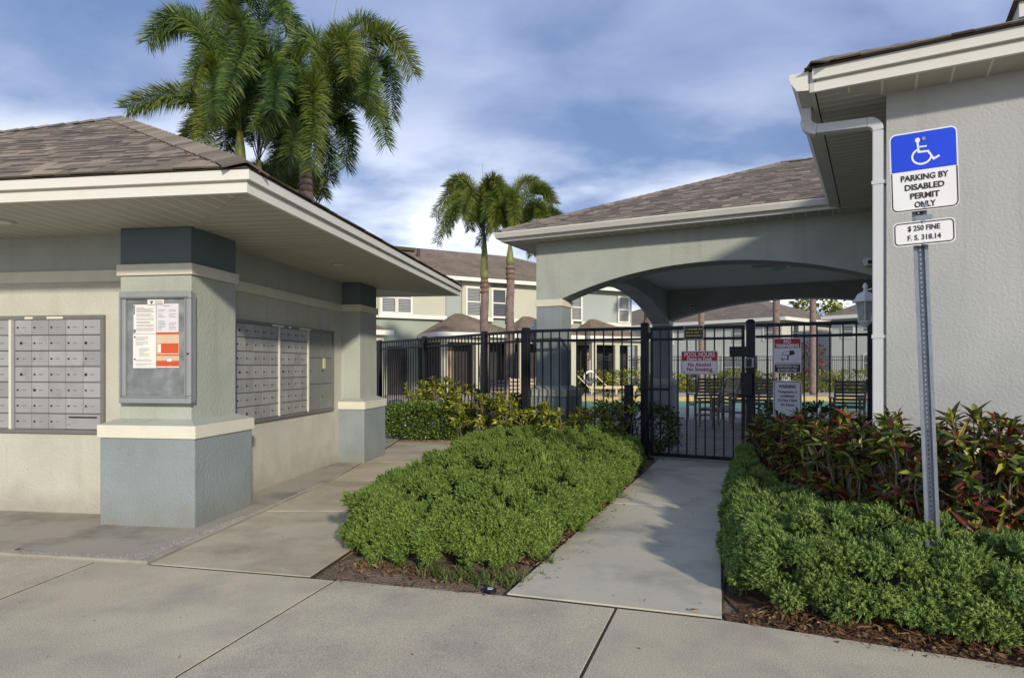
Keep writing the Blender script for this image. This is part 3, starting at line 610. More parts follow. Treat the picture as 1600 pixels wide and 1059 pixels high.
# notice board
nb_ = thing('notice_board', 'glazed grey metal notice board with pinned papers hung on the front pillar', 'notice board', (*K.w(-.365, .098), 1.0), K.rz)
def notice():
    w, h = .64, .905; x0, x1 = -w/2, w/2
    MB().box(x0+.01, x1-.01, -.055, 0, .01, h-.01).build('case', M['notice'], nb_)
    for (a,b,c,d) in ((x0,x1,h-.06,h),(x0,x1,0,.06),(x0,x0+.06,.06,h-.06),(x1-.06,x1,.06,h-.06)):
        bevel(MB().box(a,b,-.082,-.056,c,d).build('frame', M['notice'], nb_), .006)
    for (a,b,c,d) in ((x0+.02,x1-.02,h-.055,h-.045),(x0+.02,x0+.03,.05,h-.05),(x1-.045,x1-.038,.05,h-.05),(x0+.02,x1-.02,.045,.052)):
        MB().box(a,b,-.0865,-.0822,c,d).build('frame_bead', M['metal_d'], nb_)
    MB().box(x0+.06,x1-.06,-.060,-.0565,.06,h-.06).build('backing_board', M['backing'], nb_)
    MB().extr([(.022*0+x1-.022+.008*math.cos(a), -.088, .40+.008*math.sin(a)) for a in [i*.6 for i in range(10)]], (0,.006,0)).build('lock', M['lock'], nb_)
    def sheet(xa, xb, za, zb, m, name='paper'): return MB().box(xa,xb,-.0625,-.0607,za,zb).build(name, m, nb_)
    def lines(p, xa, xb, za, zb, n, ink, frac=1.0, gaps=()):
        mb = MB(); r2 = random.Random(int(xa*1000)+n)
        for i in range(n):
            if i in gaps: continue
            z = zb-(i+.5)*(zb-za)/n; e = xb if r2.random() < .75 else xa+(xb-xa)*r2.uniform(.4,.9)
            mb.box(xa, xa+(e-xa)*frac, -.0634, -.0628, z-.0016, z+.0016)
        mb.build('print', ink, p)
    p = sheet(-.20,.0,.565,.80,M['paper']); lines(p, -.175,-.02,.585,.78, 22, M['ink'], gaps=(5,9,12,15,18))
    MB().box(-.198,-.187,-.0634,-.0628,.72,.795).box(-.198,-.18,-.0634,-.0628,.572,.60).build('print', M['ink_blue'], p)
    p = sheet(.005,.20,.575,.805,M['paper2']); lines(p, .02,.085,.59,.76, 15, M['ink_blue'], gaps=(2,6,7)); lines(p, .115,.18,.59,.76, 15, M['ink'], gaps=(2,6,7,8)); MB().box(.07,.12,-.0634,-.0628,.785,.79).build('print', M['ink'], p)
    p = sheet(-.205,.0,.285,.562,M['paper']); lines(p, -.18,-.07,.47,.54, 7, M['ink'], gaps=(3,)); lines(p, -.15,-.06,.38,.45, 6, M['lab']); lines(p, -.18,-.04,.30,.36, 5, M['ink'], gaps=(2,)); MB().box(-.195,-.183,-.0634,-.0628,.53,.545).box(-.195,-.183,-.0634,-.0628,.35,.365).build('print', M['sign_k'], p)
    p = sheet(.004,.205,.29,.572,M['paper_tan'], 'flyer')
    MB().box(.004,.205,-.0634,-.0628,.556,.572).box(.01,.20,-.0634,-.0628,.405,.485).box(.004,.205,-.0634,-.0628,.385,.395).box(.004,.205,-.0634,-.0628,.30,.345).build('print', M['paper_red'], p)
    MB().box(.015,.045,-.0640,-.0635,.41,.48).box(.10,.14,-.0640,-.0635,.338,.36).box(.004,.205,-.0640,-.0635,.29,.298).build('print', M['paper'], p)
    p = sheet(-.075,.07,.795,.842,M['paper'], 'letterhead'); MB().lathe([(.001,0),(.001,.001)],3).build('print', M['ink_blue'], p)
    m = MB()
    for a in (-40,-15,15,40): m.stroke([(-.038,.805),(-.038+.02*math.sin(R(a)),.805+.026*math.cos(R(a)))], .006, -.0626)
    m.build('emblem', M['ink_blue'], p); lines(p, -.01,.06,.80,.835, 4, M['ink'])
notice()

# ------------------------------------------------------------------ pavilion with arches
P = Fr(.38, 10.0, .51)
pav = thing('pavilion', 'open stucco pavilion with wide arches and hipped brown shingle roof beside the pool', 'pavilion', (*P.o, 0), P.rz)
camP = (*P.loc(0, 0), EYE)
ZS = 3.22
def arch_wall(name, p0, p1, thick, s0, s1, zs, ze, ztop=ZS+.02, mat_=None):
    """wall along p0->p1 in local xy, arch opening from s0 to s1 springing at zs, apex ze; thick vector to +normal"""
    p0, p1 = Vector((*p0,0)), Vector((*p1,0)); d = (p1-p0); Ln = d.length; d.normalize(); n = Vector((-d.y, d.x, 0))*thick
    poly = [(0, zs), (s0, zs)]; k = 28; half = (s1-s0)/2; h = ze-zs; rr = (half*half+h*h)/(2*h); cz = ze-rr
    a0 = math.asin(half/rr)
    for i in range(1, k): a = -a0+2*a0*i/k; poly.append(((s0+s1)/2+rr*math.sin(a), cz+rr*math.cos(a)))
    poly += [(s1, zs), (Ln, zs), (Ln, ztop), (0, ztop)]
    return MB().extr([p0+d*s+Vector((0,0,z)) for s, z in poly], n).build(name, mat_ or M['stone_grey'], pav)
PW, PD, TH = 7.6, 7.4, .42
arch_wall('arched_wall', (0,0), (PW,0), TH, .42, 4.85, 2.33, 2.745)
arch_wall('arched_wall', (0,PD), (PW,PD), -TH, .42, 6.0, 2.44, 2.875)
arch_wall('arched_wall', (0,TH+.001), (0,PD-TH-.001), -TH, .0, PD-2*TH, 2.36, 2.95)
MB().box(PW-TH, PW-.002, TH+.002, PD-TH-.002, 0, ZS+.02).build('wall', M['stone_grey'], pav)
def ppillar(a, b, zt):
    p = MB().box(a+.001, a+.419, b+.001, b+.419, -.02, zt-.105).build('pillar', M['blue_grey'], pav); bevel(p, .006)
    bevel(MB().box(a-.015, a+.435, b-.015, b+.435, zt-.105, zt-.001).build('pillar_band', M['band'], p), .004)
    bevel(MB().box(a-.13, a+.55, b-.13, b+.55, -.02, .84).build('pillar_base', M['blue_grey'], p), .006)
    bevel(MB().box(a-.15, a+.57, b-.15, b+.57, .84, .94).build('base_band', M['stone_grey'], p), .006)
    MB().frustum((a-.14, a+.56, b-.14, b+.56), .94, (a-.01, a+.43, b-.01, b+.43), 1.0).build('sloped_cap', M['stone_grey'], p)
ppillar(0, 0, 2.33); ppillar(0, PD-TH, 2.44); ppillar(PW-TH, PD-TH, 2.44)
MB().box(.42, PW-TH, .42, PD-TH, 3.20, 3.23).build('ceiling', M['band'], pav)
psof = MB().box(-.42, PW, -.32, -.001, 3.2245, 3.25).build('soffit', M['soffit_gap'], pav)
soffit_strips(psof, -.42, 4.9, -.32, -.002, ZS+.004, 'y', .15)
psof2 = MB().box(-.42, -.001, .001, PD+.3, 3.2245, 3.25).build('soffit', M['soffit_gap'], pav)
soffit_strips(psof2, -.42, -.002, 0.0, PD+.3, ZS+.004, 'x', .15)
for (x0,x1,y0,y1) in ((-.45,PW+.4,-.35,-.32),(-.45,-.42,-.32,PD+.35),(-.42,PW+.4,PD+.32,PD+.35)):
    MB().box(x0,x1,y0,y1,ZS,3.33).build('fascia', M['fascia'], pav)
g = MB(); g.extr([(-.5,-.35,3.255),(-.5,-.42,3.265),(-.5,-.455,3.33),(-.5,-.455,3.345),(-.5,-.35,3.345)], (5.05,0,0)); g.build('gutter', M['fascia'], pav)
g = MB(); g.extr([(-.45,-.30,3.255),(-.52,-.30,3.265),(-.555,-.30,3.33),(-.555,-.30,3.345),(-.45,-.30,3.345)], (0,PD+.6,0)); g.build('gutter', M['gutter'], pav)
MB().box(4.18,4.72,-.30,-.285,3.35,3.50).build('diverter_panel', M['fascia'], pav)
def proof():
    z = 3.348; x0,x1,y0,y1 = -.50, 11.0, -.40, 7.33; hh = (y1-y0)/2; ym = (y0+y1)/2; zt = z+hh*.418
    tl, tr = (x0+hh, ym, zt), (x1-hh, ym, zt); c = [(x0,y0,z),(x1,y0,z),(x1,y1,z),(x0,y1,z)]
    m = MB(); m.face([c[0],c[1],tr,tl]); m.face([c[1],c[2],tr]); m.face([c[2],c[3],tl,tr]); m.face([c[3],c[0],tl]); m.face(c[::-1])
    r = m.build('roof', M['roof_under'], pav)
    roof_face(r, c[0], c[1], tl, tr, 300, camP, 8); roof_face(r, c[3], c[0], tl, tl, 0, camP, 9); roof_face(r, c[2], c[3], tr, tl, 0, camP, 10)
    hip_caps(r, c[0], tl); hip_caps(r, c[3], tl); hip_caps(r, (tr[0],tr[1],tr[2]), tl)
proof()
# ceiling fan under the pavilion ceiling
fan = thing('ceiling_fan', 'pale ceiling fan hanging under the pavilion ceiling', 'fan', (*P.w(3.5, 2.6), 3.20), 0)
MB().lathe([(.012,-.16),(.012,0)], 8).build('rod', M['white'], fan); MB().lathe([(.05,-.26),(.09,-.22),(.09,-.18),(.04,-.16)], 14).build('motor', M['white'], fan)
for i in range(5): MB().box(.09,.62,-.065,.065,-.215,-.205).build('blade', M['fan'], fan, rot=(R(8),0,i*2*math.pi/5+.3))
def bullet_cam(label, loc, rz, base='wall'):
    t = thing('security_camera', label, 'camera', loc, rz)
    m = MB().extr(disc(.05, -.02, 0), (0,.02,0)); m.build('mount', M['white'], t)
    MB().tube([(0,-.02,0),(-.02,-.07,.02)], .014).build('arm', M['white'], t)
    b = MB().box(-.045,.045,-.17,-.03,-.07,.0).build('housing', M['band'], t); bevel(b, .01)
    MB().box(-.028,.028,-.173,-.1705,-.055,-.012).build('lens', M['sign_k'], t)
bullet_cam('small white security camera on the pavilion front beside the downspout', (*P.w(4.52, -.002), 2.60), P.rz+.2)
bullet_cam('small white security camera high on the inner back wall of the pavilion', (*P.w(P.pb(1081, PD-TH), PD-TH-.002), 2.80), P.rz+.2)
def lantern(label, loc, rz):
    t = thing('wall_lantern', label, 'lantern', loc, rz); h = R(30); t.scale = (.86, .86, .80)
    MB().lathe([(.062,-.125),(.092,.085),(.094,.09)], 6, rot=h).build('glass', M['lantern_glass'], t)
    m = MB()
    for i in range(6):
        a = h+i*R(60); m.tube([(.064*math.cos(a),.064*math.sin(a),-.13),(.096*math.cos(a),.096*math.sin(a),.09)], .006, 5)
    m.build('cage', M['white'], t)
    MB().lathe([(.135,.085),(.132,.098),(.105,.12),(.085,.165),(.05,.19),(.022,.2),(.016,.235),(.03,.25),(.02,.28),(.004,.3)], 6, rot=h).build('roof', M['white'], t)
    MB().lathe([(.008,-.235),(.02,-.215),(.012,-.195),(.03,-.175),(.05,-.155),(.07,-.135),(.07,-.125)], 10).build('finial', M['white'], t)
    MB().tube([(0,.0,.215),(.07,0,.23),(.13,0,.17)], .010, 6).build('arm', M['white'], t)
    MB().box(.125,.145,-.05,.05,.0,.24).build('back_plate', M['white'], t)

# ------------------------------------------------------------------ right hand clubhouse
B = Fr(2.65, 4.53, .568)
clb = thing('clubhouse', 'pale grey stucco clubhouse with white fascia, gutter and downspout', 'building', (*B.o, 0), B.rz)
MB().box(0, 10, 0, 12, -.02, 3.24).build('wall', M['right_wall'], clb)
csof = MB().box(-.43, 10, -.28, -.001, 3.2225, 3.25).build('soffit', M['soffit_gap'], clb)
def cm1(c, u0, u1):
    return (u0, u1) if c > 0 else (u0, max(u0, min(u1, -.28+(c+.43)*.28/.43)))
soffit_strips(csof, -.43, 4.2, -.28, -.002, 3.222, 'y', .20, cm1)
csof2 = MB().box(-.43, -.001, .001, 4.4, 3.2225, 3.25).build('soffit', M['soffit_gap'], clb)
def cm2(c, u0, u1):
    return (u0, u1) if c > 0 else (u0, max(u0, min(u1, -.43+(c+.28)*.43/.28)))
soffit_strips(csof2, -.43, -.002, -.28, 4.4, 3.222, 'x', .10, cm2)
MB().box(-.44, 10, -.31, -.28, ZS-.002, 3.285).build('fascia', M['fascia'], clb)
MB().box(-.45, 10, -.34, -.296, 3.297, 3.368).build('drip_edge', M['fascia'], clb)
MB().box(-.43, 10, -.30, -.285, 3.285, 3.297).build('fascia_core', M['soffit_gap'], clb)
MB().box(-.47, -.44, -.31, 4.5, ZS-.002, 3.36).build('fascia', M['gutter'], clb)
gu = MB().extr([(-.474,-.31,3.235),(-.55,-.31,3.245),(-.585,-.31,3.30),(-.60,-.31,3.345),(-.60,-.31,3.365),(-.59,-.31,3.365),(-.474,-.31,3.36)], (0,3.9,0)).build('gutter', M['gutter'], clb)
MB().extr([(-.475,-.315,3.233),(-.552,-.315,3.243),(-.588,-.315,3.30),(-.603,-.315,3.345),(-.603,-.315,3.367),(-.475,-.315,3.367)], (0,.004,0)).build('end_cap', M['fascia'], gu)
def spout():
    def rect_tube(pts, w, d, name, par, ribs=False):
        m = MB(); pts = [Vector(p) for p in pts]; k = len(pts); base = 0
        for i, p in enumerate(pts):
            T = (pts[min(i+1,k-1)]-pts[max(i-1,0)]).normalized(); Yv = Vector((0,1,0)); X = T.cross(Yv).normalized(); s = 1.0 if not ribs else (1.0+.06*(i % 2))
            for (sx, sy) in ((-1,-1),(1,-1),(1,1),(-1,1)): m.v.append(tuple(p+X*sx*w/2*s+Yv*sy*d/2*s))
        for i in range(k-1):
            for j in range(4): a = i*4+j; b = i*4+(j+1)%4; m.f.append((a,b,b+4,a+4)); m.r.append(0)
        m.f.append((3,2,1,0)); m.f.append(((k-1)*4,(k-1)*4+1,(k-1)*4+2,(k-1)*4+3)); m.r += [0,0]
        return bevel(m.build(name, M['spout'], par), .006)
    y = .055
    # outlet from the gutter, ribbed elbow, horizontal leg, elbow, long vertical drop
    el = [(-.52,y,3.24),(-.52,y,3.14)]
    d = rect_tube(el, .07, .08, 'downspout', clb)
    pts = [(-.52+.07*(1-math.cos(a)), y, 3.14-.07*math.sin(a)) for a in [R(i*9) for i in range(11)]]
    rect_tube(pts, .078, .082, 'elbow', d, True)
    rect_tube([(-.45,y,3.07),(-.12,y,3.055)], .068, .08, 'horizontal_leg', d)
    pts = [(-.12+.07*math.sin(a), y, 2.985+.07*math.cos(a)) for a in [R(i*9) for i in range(11)]]
    rect_tube(pts, .072, .082, 'elbow', d)
    rect_tube([(-.05,y,2.985),(-.05,y,.05)], .074, .08, 'drop_pipe', d)
    for z in (2.6,1.5,.5): MB().box(-.092,.0,y-.045,y+.045,z,z+.025).build('strap', M['spout'], d)
spout()
def croof():
    z = 3.372; x0,x1,y0,y1 = -.50, 10.6, -.37, 12.4; s = .40; h = (x1-x0)/2; tl = (x0+h, y0+h, z+h*s); tr = (x0+h, y1-h, z+h*s)
    c = [(x0,y0,z),(x1,y0,z),(x1,y1,z),(x0,y1,z)]; m = MB(); m.face([c[0],c[1],tl]); m.face([c[1],c[2],tr,tl]); m.face([c[2],c[3],tr]); m.face([c[3],c[0],tl,tr]); m.face(c[::-1])
    r = m.build('roof', M['roof_under'], clb); cb = (*B.loc(0,0), EYE)
    roof_face(r, c[0], c[1], tl, tl, 120, cb, 21); roof_face(r, c[3], c[0], tr, tl, 0, cb, 22); hip_caps(r, c[0], tl)
croof()
def dormer():   # raised upper roof with its own eaves above the front slope
    d = MB().box(1.15, 5.4, 1.25, 5.6, 3.5, 4.02).build('raised_wall', M['right_wall'], clb)
    MB().box(.93, 5.6, 1.03, 5.8, 4.012, 4.03).build('soffit', M['soffit'], d)
    for (x0,x1,y0,y1) in ((.90,5.63,1.0,1.03),(.90,.93,1.03,5.8)): MB().box(x0,x1,y0,y1,4.0,4.12).build('fascia', M['fascia'], d)
    for (x0,x1,y0,y1) in ((1.16,1.24,1.215,1.249),): MB().box(x0,x1,y0,y1,3.6,4.0).build('corner_board', M['fascia'], d)
    m = MB(); c = [(.86,.96,4.122),(5.67,.96,4.122),(5.67,5.84,4.122),(.86,5.84,4.122)]; t_ = (3.26,3.4,5.1)
    for i in range(4): m.face([c[i], c[(i+1)%4], t_])
    m.face(c[::-1]); m.build('upper_roof', M['shingle_far'], d)
dormer()
lantern('white coach lantern on the clubhouse side wall behind the downspout', (*B.w(-.147, 1.23), 1.80), B.rz)
lantern('white coach lantern behind the fence on the outer face of the front pavilion pillar', (*P.w(-.147, .25), 1.80), P.rz)

# ------------------------------------------------------------------ fence and gate
def picket_mesh(z0, z1, w=.017): return MB().box(-w/2, w/2, -w/2, w/2, z0, z1).mesh('picket', M['black'])
PK = picket_mesh(.05, 1.83)
GATE_L = (1.878, 9.03); GATE_R = (3.133, 8.40)
def fence(name, label, p, q, step=.115, posts=(), postw=.06, zt=1.857, post_ends=(True, True)):
    dx, dy = q[0]-p[0], q[1]-p[1]; Ln = math.hypot(dx, dy); t = thing(name, label, 'fence', (*p, 0), math.atan2(dy, dx), 'black metal fence sections round the pool')
    for (z0, z1, w) in ((zt-.045, zt, .034), (zt-.19, zt-.155, .03), (.07, .105, .03)):
        bevel(MB().box(0, Ln, -w/2, w/2, z0, z1).build('rail', M['black'], t), .004)
    n = int(Ln/step); 
    for i in range(1, n):
        ob('picket', PK, t, (i*Ln/n, 0, 0))
    for s in ([0] if post_ends[0] else [])+list(posts)+([Ln] if post_ends[1] else []):
        bevel(MB().box(s-postw/2, s+postw/2, -postw/2, postw/2, -.02, zt+.03).build('post', M['black'], t), .004)
    return t
u = ((GATE_R[0]-GATE_L[0]), (GATE_R[1]-GATE_L[1])); ul = math.hypot(*u); u = (u[0]/ul, u[1]/ul)
grz = math.atan2(u[1], u[0])
CP = (.216, 9.80)
fence('metal_fence', 'black metal fence section in front of the front pavilion pillar, left of the gate', CP, (GATE_L[0]-u[0]*.06, GATE_L[1]-u[1]*.06), .128, (), .105, post_ends=(True, False))
fence('metal_fence', 'long black metal fence running back from the corner post to behind the mail kiosk', CP, (-3.45, 15.1), .115, (1.2, 3.4, 5.6), .085, post_ends=(False, True))
rf = fence('metal_fence', 'black metal fence section carrying the trespassing signs, right of the gate', (GATE_R[0]+u[0]*.06, GATE_R[1]+u[1]*.06), (4.33, 7.74), .135, (), .06, post_ends=(False, True))
fence('metal_fence', 'short black metal fence return beside the outer face of the front pavilion pillar', (CP[0]+.02, CP[1]+.07), (.30, 11.6), .11, (), .05, post_ends=(False, True))
gp = []
for (pt, lb) in ((GATE_L, 'thick black gate post on the hinge side with the pull bar'), (GATE_R, 'thick black gate post carrying the keypad and lock box')):
    t = thing('gate_post', lb, 'post', (*pt, 0), grz); gp.append(t)
    bevel(MB().box(-.052,.052,-.052,.052,-.03,1.88).build('shaft', M['black'], t), .005)
    MB().frustum((-.058,.058,-.058,.058), 1.88, (-.03,.03,-.03,.03), 1.915).build('cap', M['black'], t)
t = gp[0]
for z in (1.68, .16): MB().box(.055,.115,-.03,.03,z,z+.09).build('hinge', M['black'], t)
bevel(MB().box(-.06,.36,-.09,-.06,.965,1.0).build('pull_bar', M['black'], t), .006)
MB().tube([(.12,-.07,.70),(-.03,-.075,.28)], .010, 6).build('brace_rod', M['black'], t)
t = gp[1]
bevel(MB().box(-.11,.035,-.12,-.06,.915,1.22).build('lock_box', M['black'], t), .008)
MB().box(-.07,.045,-.075,-.0585,1.285,1.41).build('reader_plate', M['galv'], t); bevel(MB().box(-.045,.02,-.095,-.0755,1.295,1.40).build('keypad', M['sign_k'], t), .006)
MB().box(-.26,-.06,-.05,.02,1.43,1.56).build('magnetic_lock', M['black'], t)
def gate():
    g0, g1 = .075, ul-.075; t = thing('pool_gate', 'closed black metal pool gate with pool hours sign at the end of the path', 'gate', (*GATE_L, 0), grz)
    for (x0,x1,z0,z1) in ((g0,g1,.045,.095),(g0,g1,1.655,1.69),(g0,g1,1.80,1.845),(g0,g0+.04,.095,1.80),(g1-.04,g1,.095,1.80)):
        bevel(MB().box(x0,x1,-.02,.02,z0,z1).build('gate_frame', M['black'], t), .004)
    n = 10; pm = MB().box(-.0085,.0085,-.0085,.0085,.095,1.80).mesh('picket', M['black'])
    for i in range(1, n): ob('picket', pm, t, (g0+.02+i*(g1-g0-.04)/n, 0, 0))
gate()
sp = thing('short_post', 'short square black post standing in the shrubs just left of the gate', 'post', (1.62, 8.88, 0), grz)
bevel(MB().box(-.052,.052,-.052,.052,-.03,1.03).build('shaft', M['black'], sp), .005); MB().box(-.056,.056,-.056,.056,1.03,1.045).build('cap', M['black'], sp)
slab('gate_threshold', [(2.0,9.02),(3.02,8.50),(3.10,8.68),(2.09,9.2)], .02, M['walk'], None, .06, .004, kind='structure')

# ------------------------------------------------------------------ signs on the fence
def sign_thing(name, label, frame_pt, rz, z, lean=0): 
    t = ob(name, None, None, (*frame_pt, z), (0, lean, rz), label, 'sign'); return t
def on_fence(px, off=-.035):
    r = (px-800)/FOC; s = (r*GATE_L[1]-GATE_L[0])/(u[0]-r*u[1]); x = GATE_L[0]+u[0]*s; y = GATE_L[1]+u[1]*s
    return (x-u[1]*(off)*1.0*(-1)*(-1), y+u[0]*off)
s1 = sign_thing('pool_hours_sign', 'red and white pool hours sign with rounded corners on the gate pickets', on_fence(1093.5), grz, 1.35)
def pool_sign():
    w, h = .485, .315
    plate(rrect(w, h, .02), -.004, .004).build('plate', M['sign_w'], s1)
    plate([(-w/2+.012,.022),(w/2-.012,.022),(w/2-.012,h/2-.012),(-w/2+.012,h/2-.012)], -.0052, .001).build('red_field', M['sign_r'], s1)
    m = MB(); m.stroke(rrect(w-.022, h-.022, .012), .004, -.0055, closed=True); m.build('border', M['sign_rt'], s1)
    text('POOL HOURS', .085, M['sign_w'], s1, 0, .105, -.006, .40, .002); text('Dawn to Dusk', .06, M['sign_w'], s1, 0, .048, -.006, .33, .002)
    text('No Alcohol', .075, M['sign_rt'], s1, 0, -.03, -.005, .30, .002); text('No Smoking', .075, M['sign_rt'], s1, 0, -.093, -.005, .335, .002)
    for x in (-.2,.19): plate([(x+.009*math.cos(a), -.125+.009*math.sin(a)) for a in [i*.785 for i in range(8)]], -.008, .003).build('bolt', M['lock'], s1)
pool_sign()
s2 = sign_thing('notice_sign', 'small black framed sign with three rows of faded yellow print on the gate top rail', on_fence(1084.8, -.04), grz, 1.755)
def blk():
    w, h = .262, .198
    plate(rrect(w,h,.004,1), -.004, .004).build('plate', M['sign_k'], s2)
    for (x0,x1,z0,z1) in ((-w/2,w/2,h/2-.012,h/2),(-w/2,w/2,-h/2,-h/2+.012),(-w/2,-w/2+.01,-h/2+.012,h/2-.012),(w/2-.01,w/2,-h/2+.012,h/2-.012)):
        MB().box(x0,x1,-.009,-.0042,z0,z1).build('frame', M['galv'], s2)
    r2 = random.Random(4); m = MB()
    for z in (.048, .004, -.040):
        x = -w/2+.024+r2.uniform(0,.01)
        while x < w/2-.03:
            ww = r2.uniform(.008,.014); hh = .011
            if r2.random() < .88:
                for sx in (0, ww*.55): m.box(x+sx, x+sx+.0045, -.0052, -.0044, z-hh, z+hh)
                m.box(x, x+ww*.7, -.0054, -.0045, z+r2.choice((-hh, 0, hh-.004)), z+r2.choice((-hh, 0, hh-.004))+.004) if r2.random() < 2 else None
            x += ww+.004
    m.build('print', M['sign_y'], s2)
blk()
s3 = sign_thing('no_trespassing_sign', 'no trespassing sign with red header and camera picture on the fence right of the gate', on_fence(1230.5), grz, 1.437)
def ntp():
    w, h = .325, .445
    plate(rrect(w,h,.006,2), -.004, .004).build('plate', M['sign_w'], s3)
    plate([(-w/2+.01,.095),(w/2-.01,.095),(w/2-.01,h/2-.01),(-w/2+.01,h/2-.01)], -.0052, .001).build('red_field', M['sign_r'], s3)
    plate([(-w/2+.012,-h/2+.012),(w/2-.012,-h/2+.012),(w/2-.012,-.115),(-w/2+.012,-.115)], -.0052, .001).build('black_field', M['sign_k'], s3)
    plate([(-w/2+.014,-.103),(w/2-.014,-.103),(w/2-.014,-.096),(-w/2+.014,-.096)], -.0052, .001).build('red_rule', M['sign_r'], s3)
    text('NO', .07, M['sign_w'], s3, 0, .178, -.006, .085, .003); text('TRESPASSING', .055, M['sign_w'], s3, 0, .123, -.006, .275, .003)
    text('TRESPASSERS WILL', .038, M['sign_w'], s3, 0, -.142, -.006, .265, .001); text('BE PROSECUTED', .038, M['sign_w'], s3, 0, -.185, -.006, .225, .001)
    m = MB(); pt = lambda L: [(x-.0, z) for x, z in L]
    m.stroke([(-.065,.005),(-.055,.035),(.03,.062),(.075,.058),(.085,.02),(.05,.005),(-.065,.005)], .005, -.0045)
    m.extr([(.03,-.0055,.062),(.075,-.0055,.062),(.088,-.0055,.02),(.05,-.0055,.002),(.02,-.0055,.015)][::-1], (0,.001,0))
    m.extr([(.0,-.0055,.0),(.018,-.0055,.0),(.012,-.0055,-.06),(-.002,-.0055,-.06)][::-1], (0,.001,0))
    m.stroke([(-.055,-.03),(-.07,-.045),(-.055,-.062),(-.045,-.05)], .009, -.0045); m.stroke([(-.04,-.048),(.0,-.048)], .008, -.0045)
    m.build('camera_pictogram', M['sign_k'], s3)
ntp()
s4 = sign_thing('warning_sign', 'white warning sign with black border half hidden behind the croton hedge', on_fence(1230.5), grz, .885)
def wrn():
    w, h = .335, .46
    plate(rrect(w,h,.03), -.004, .004).build('plate', M['sign_w'], s4)
    m = MB(); m.stroke(rrect(w-.03, h-.03, .022), .007, -.0045, closed=True); m.build('border', M['sign_k'], s4)
    text('WARNING', .058, M['sign_k'], s4, 0, .155, -.005, .20, .002)
    for s, z, wd in (('Trespassing is', .090, .225), ('prohibited', .036, .16), ('Do Not Climb', -.020, .225), ('On Fence', -.076, .16)): text(s, .048, M['sign_k'], s4, 0, z, -.005, wd, .001)
wrn()

# ------------------------------------------------------------------ parking sign post near the camera
pb_loc = (2.284, 3.45)
srz = -math.atan(.50)
post = thing('sign_post', 'galvanised steel channel post with punched holes rising from the junipers', 'post', (*pb_loc, 0), srz)
post.rotation_euler = (0, R(-2.0), srz); post.scale = (.86, 1.1, 1)
def upost():
    H = 2.48; m = MB(); w = .040; t_ = .003
    # hat profile: flange, leg, web, leg, flange (open towards the viewer)
    prof = [(-w,.0),(-.020,.0),(-.013,.026),(.013,.026),(.020,.0),(w,.0)]
    nh = int((H-.35)/.0254); zs = [0.0]+[.35+.0254*i for i in range(nh)]+[H]
    for (a, b_) in zip(prof[:2], prof[1:3]): m.extr([(a[0],a[1],0),(b_[0],b_[1],0),(b_[0],b_[1]+t_,0),(a[0],a[1]+t_,0)], (0,0,H))
    for (a, b_) in zip(prof[3:5], prof[4:]): m.extr([(a[0],a[1],0),(b_[0],b_[1],0),(b_[0],b_[1]+t_,0),(a[0],a[1]+t_,0)], (0,0,H))
    hr = .0048; k = 8; y = .026; hm = MB()
    for i in range(nh):
        zc = .35+.0254*(i+.5); z0 = zc-.0127; z1 = zc+.0127
        sq = [(-.013,z0),(0,z0),(.013,z0),(.013,zc),(.013,z1),(0,z1),(-.013,z1),(-.013,zc)]
        ang = [225,270,315,0,45,90,135,180]
        ci = [(hr*math.cos(R(a)), zc+hr*math.sin(R(a))) for a in ang]
        for j in range(8):
            j2 = (j+1) % 8; hm.face([(sq[j][0],y,sq[j][1]),(sq[j2][0],y,sq[j2][1]),(ci[j2][0],y,ci[j2][1]),(ci[j][0],y,ci[j][1])])
            hm.face([(ci[j][0],y,ci[j][1]),(ci[j2][0],y,ci[j2][1]),(ci[j2][0],y+t_,ci[j2][1]),(ci[j][0],y+t_,ci[j][1])])
    hm.box(-.013,.013,y,y+t_,0,.35)
    bevel(m.build('channel', M['galv'], post), .0015); hm.build('punched_web', M['galv'], post)
upost()
s5 = ob('parking_sign', None, None, (pb_loc[0]-.053, pb_loc[1]-.008, 2.352), (0, R(-1.6), srz), 'blue and white disabled parking sign with wheelchair symbol near the top of the channel post', 'sign')
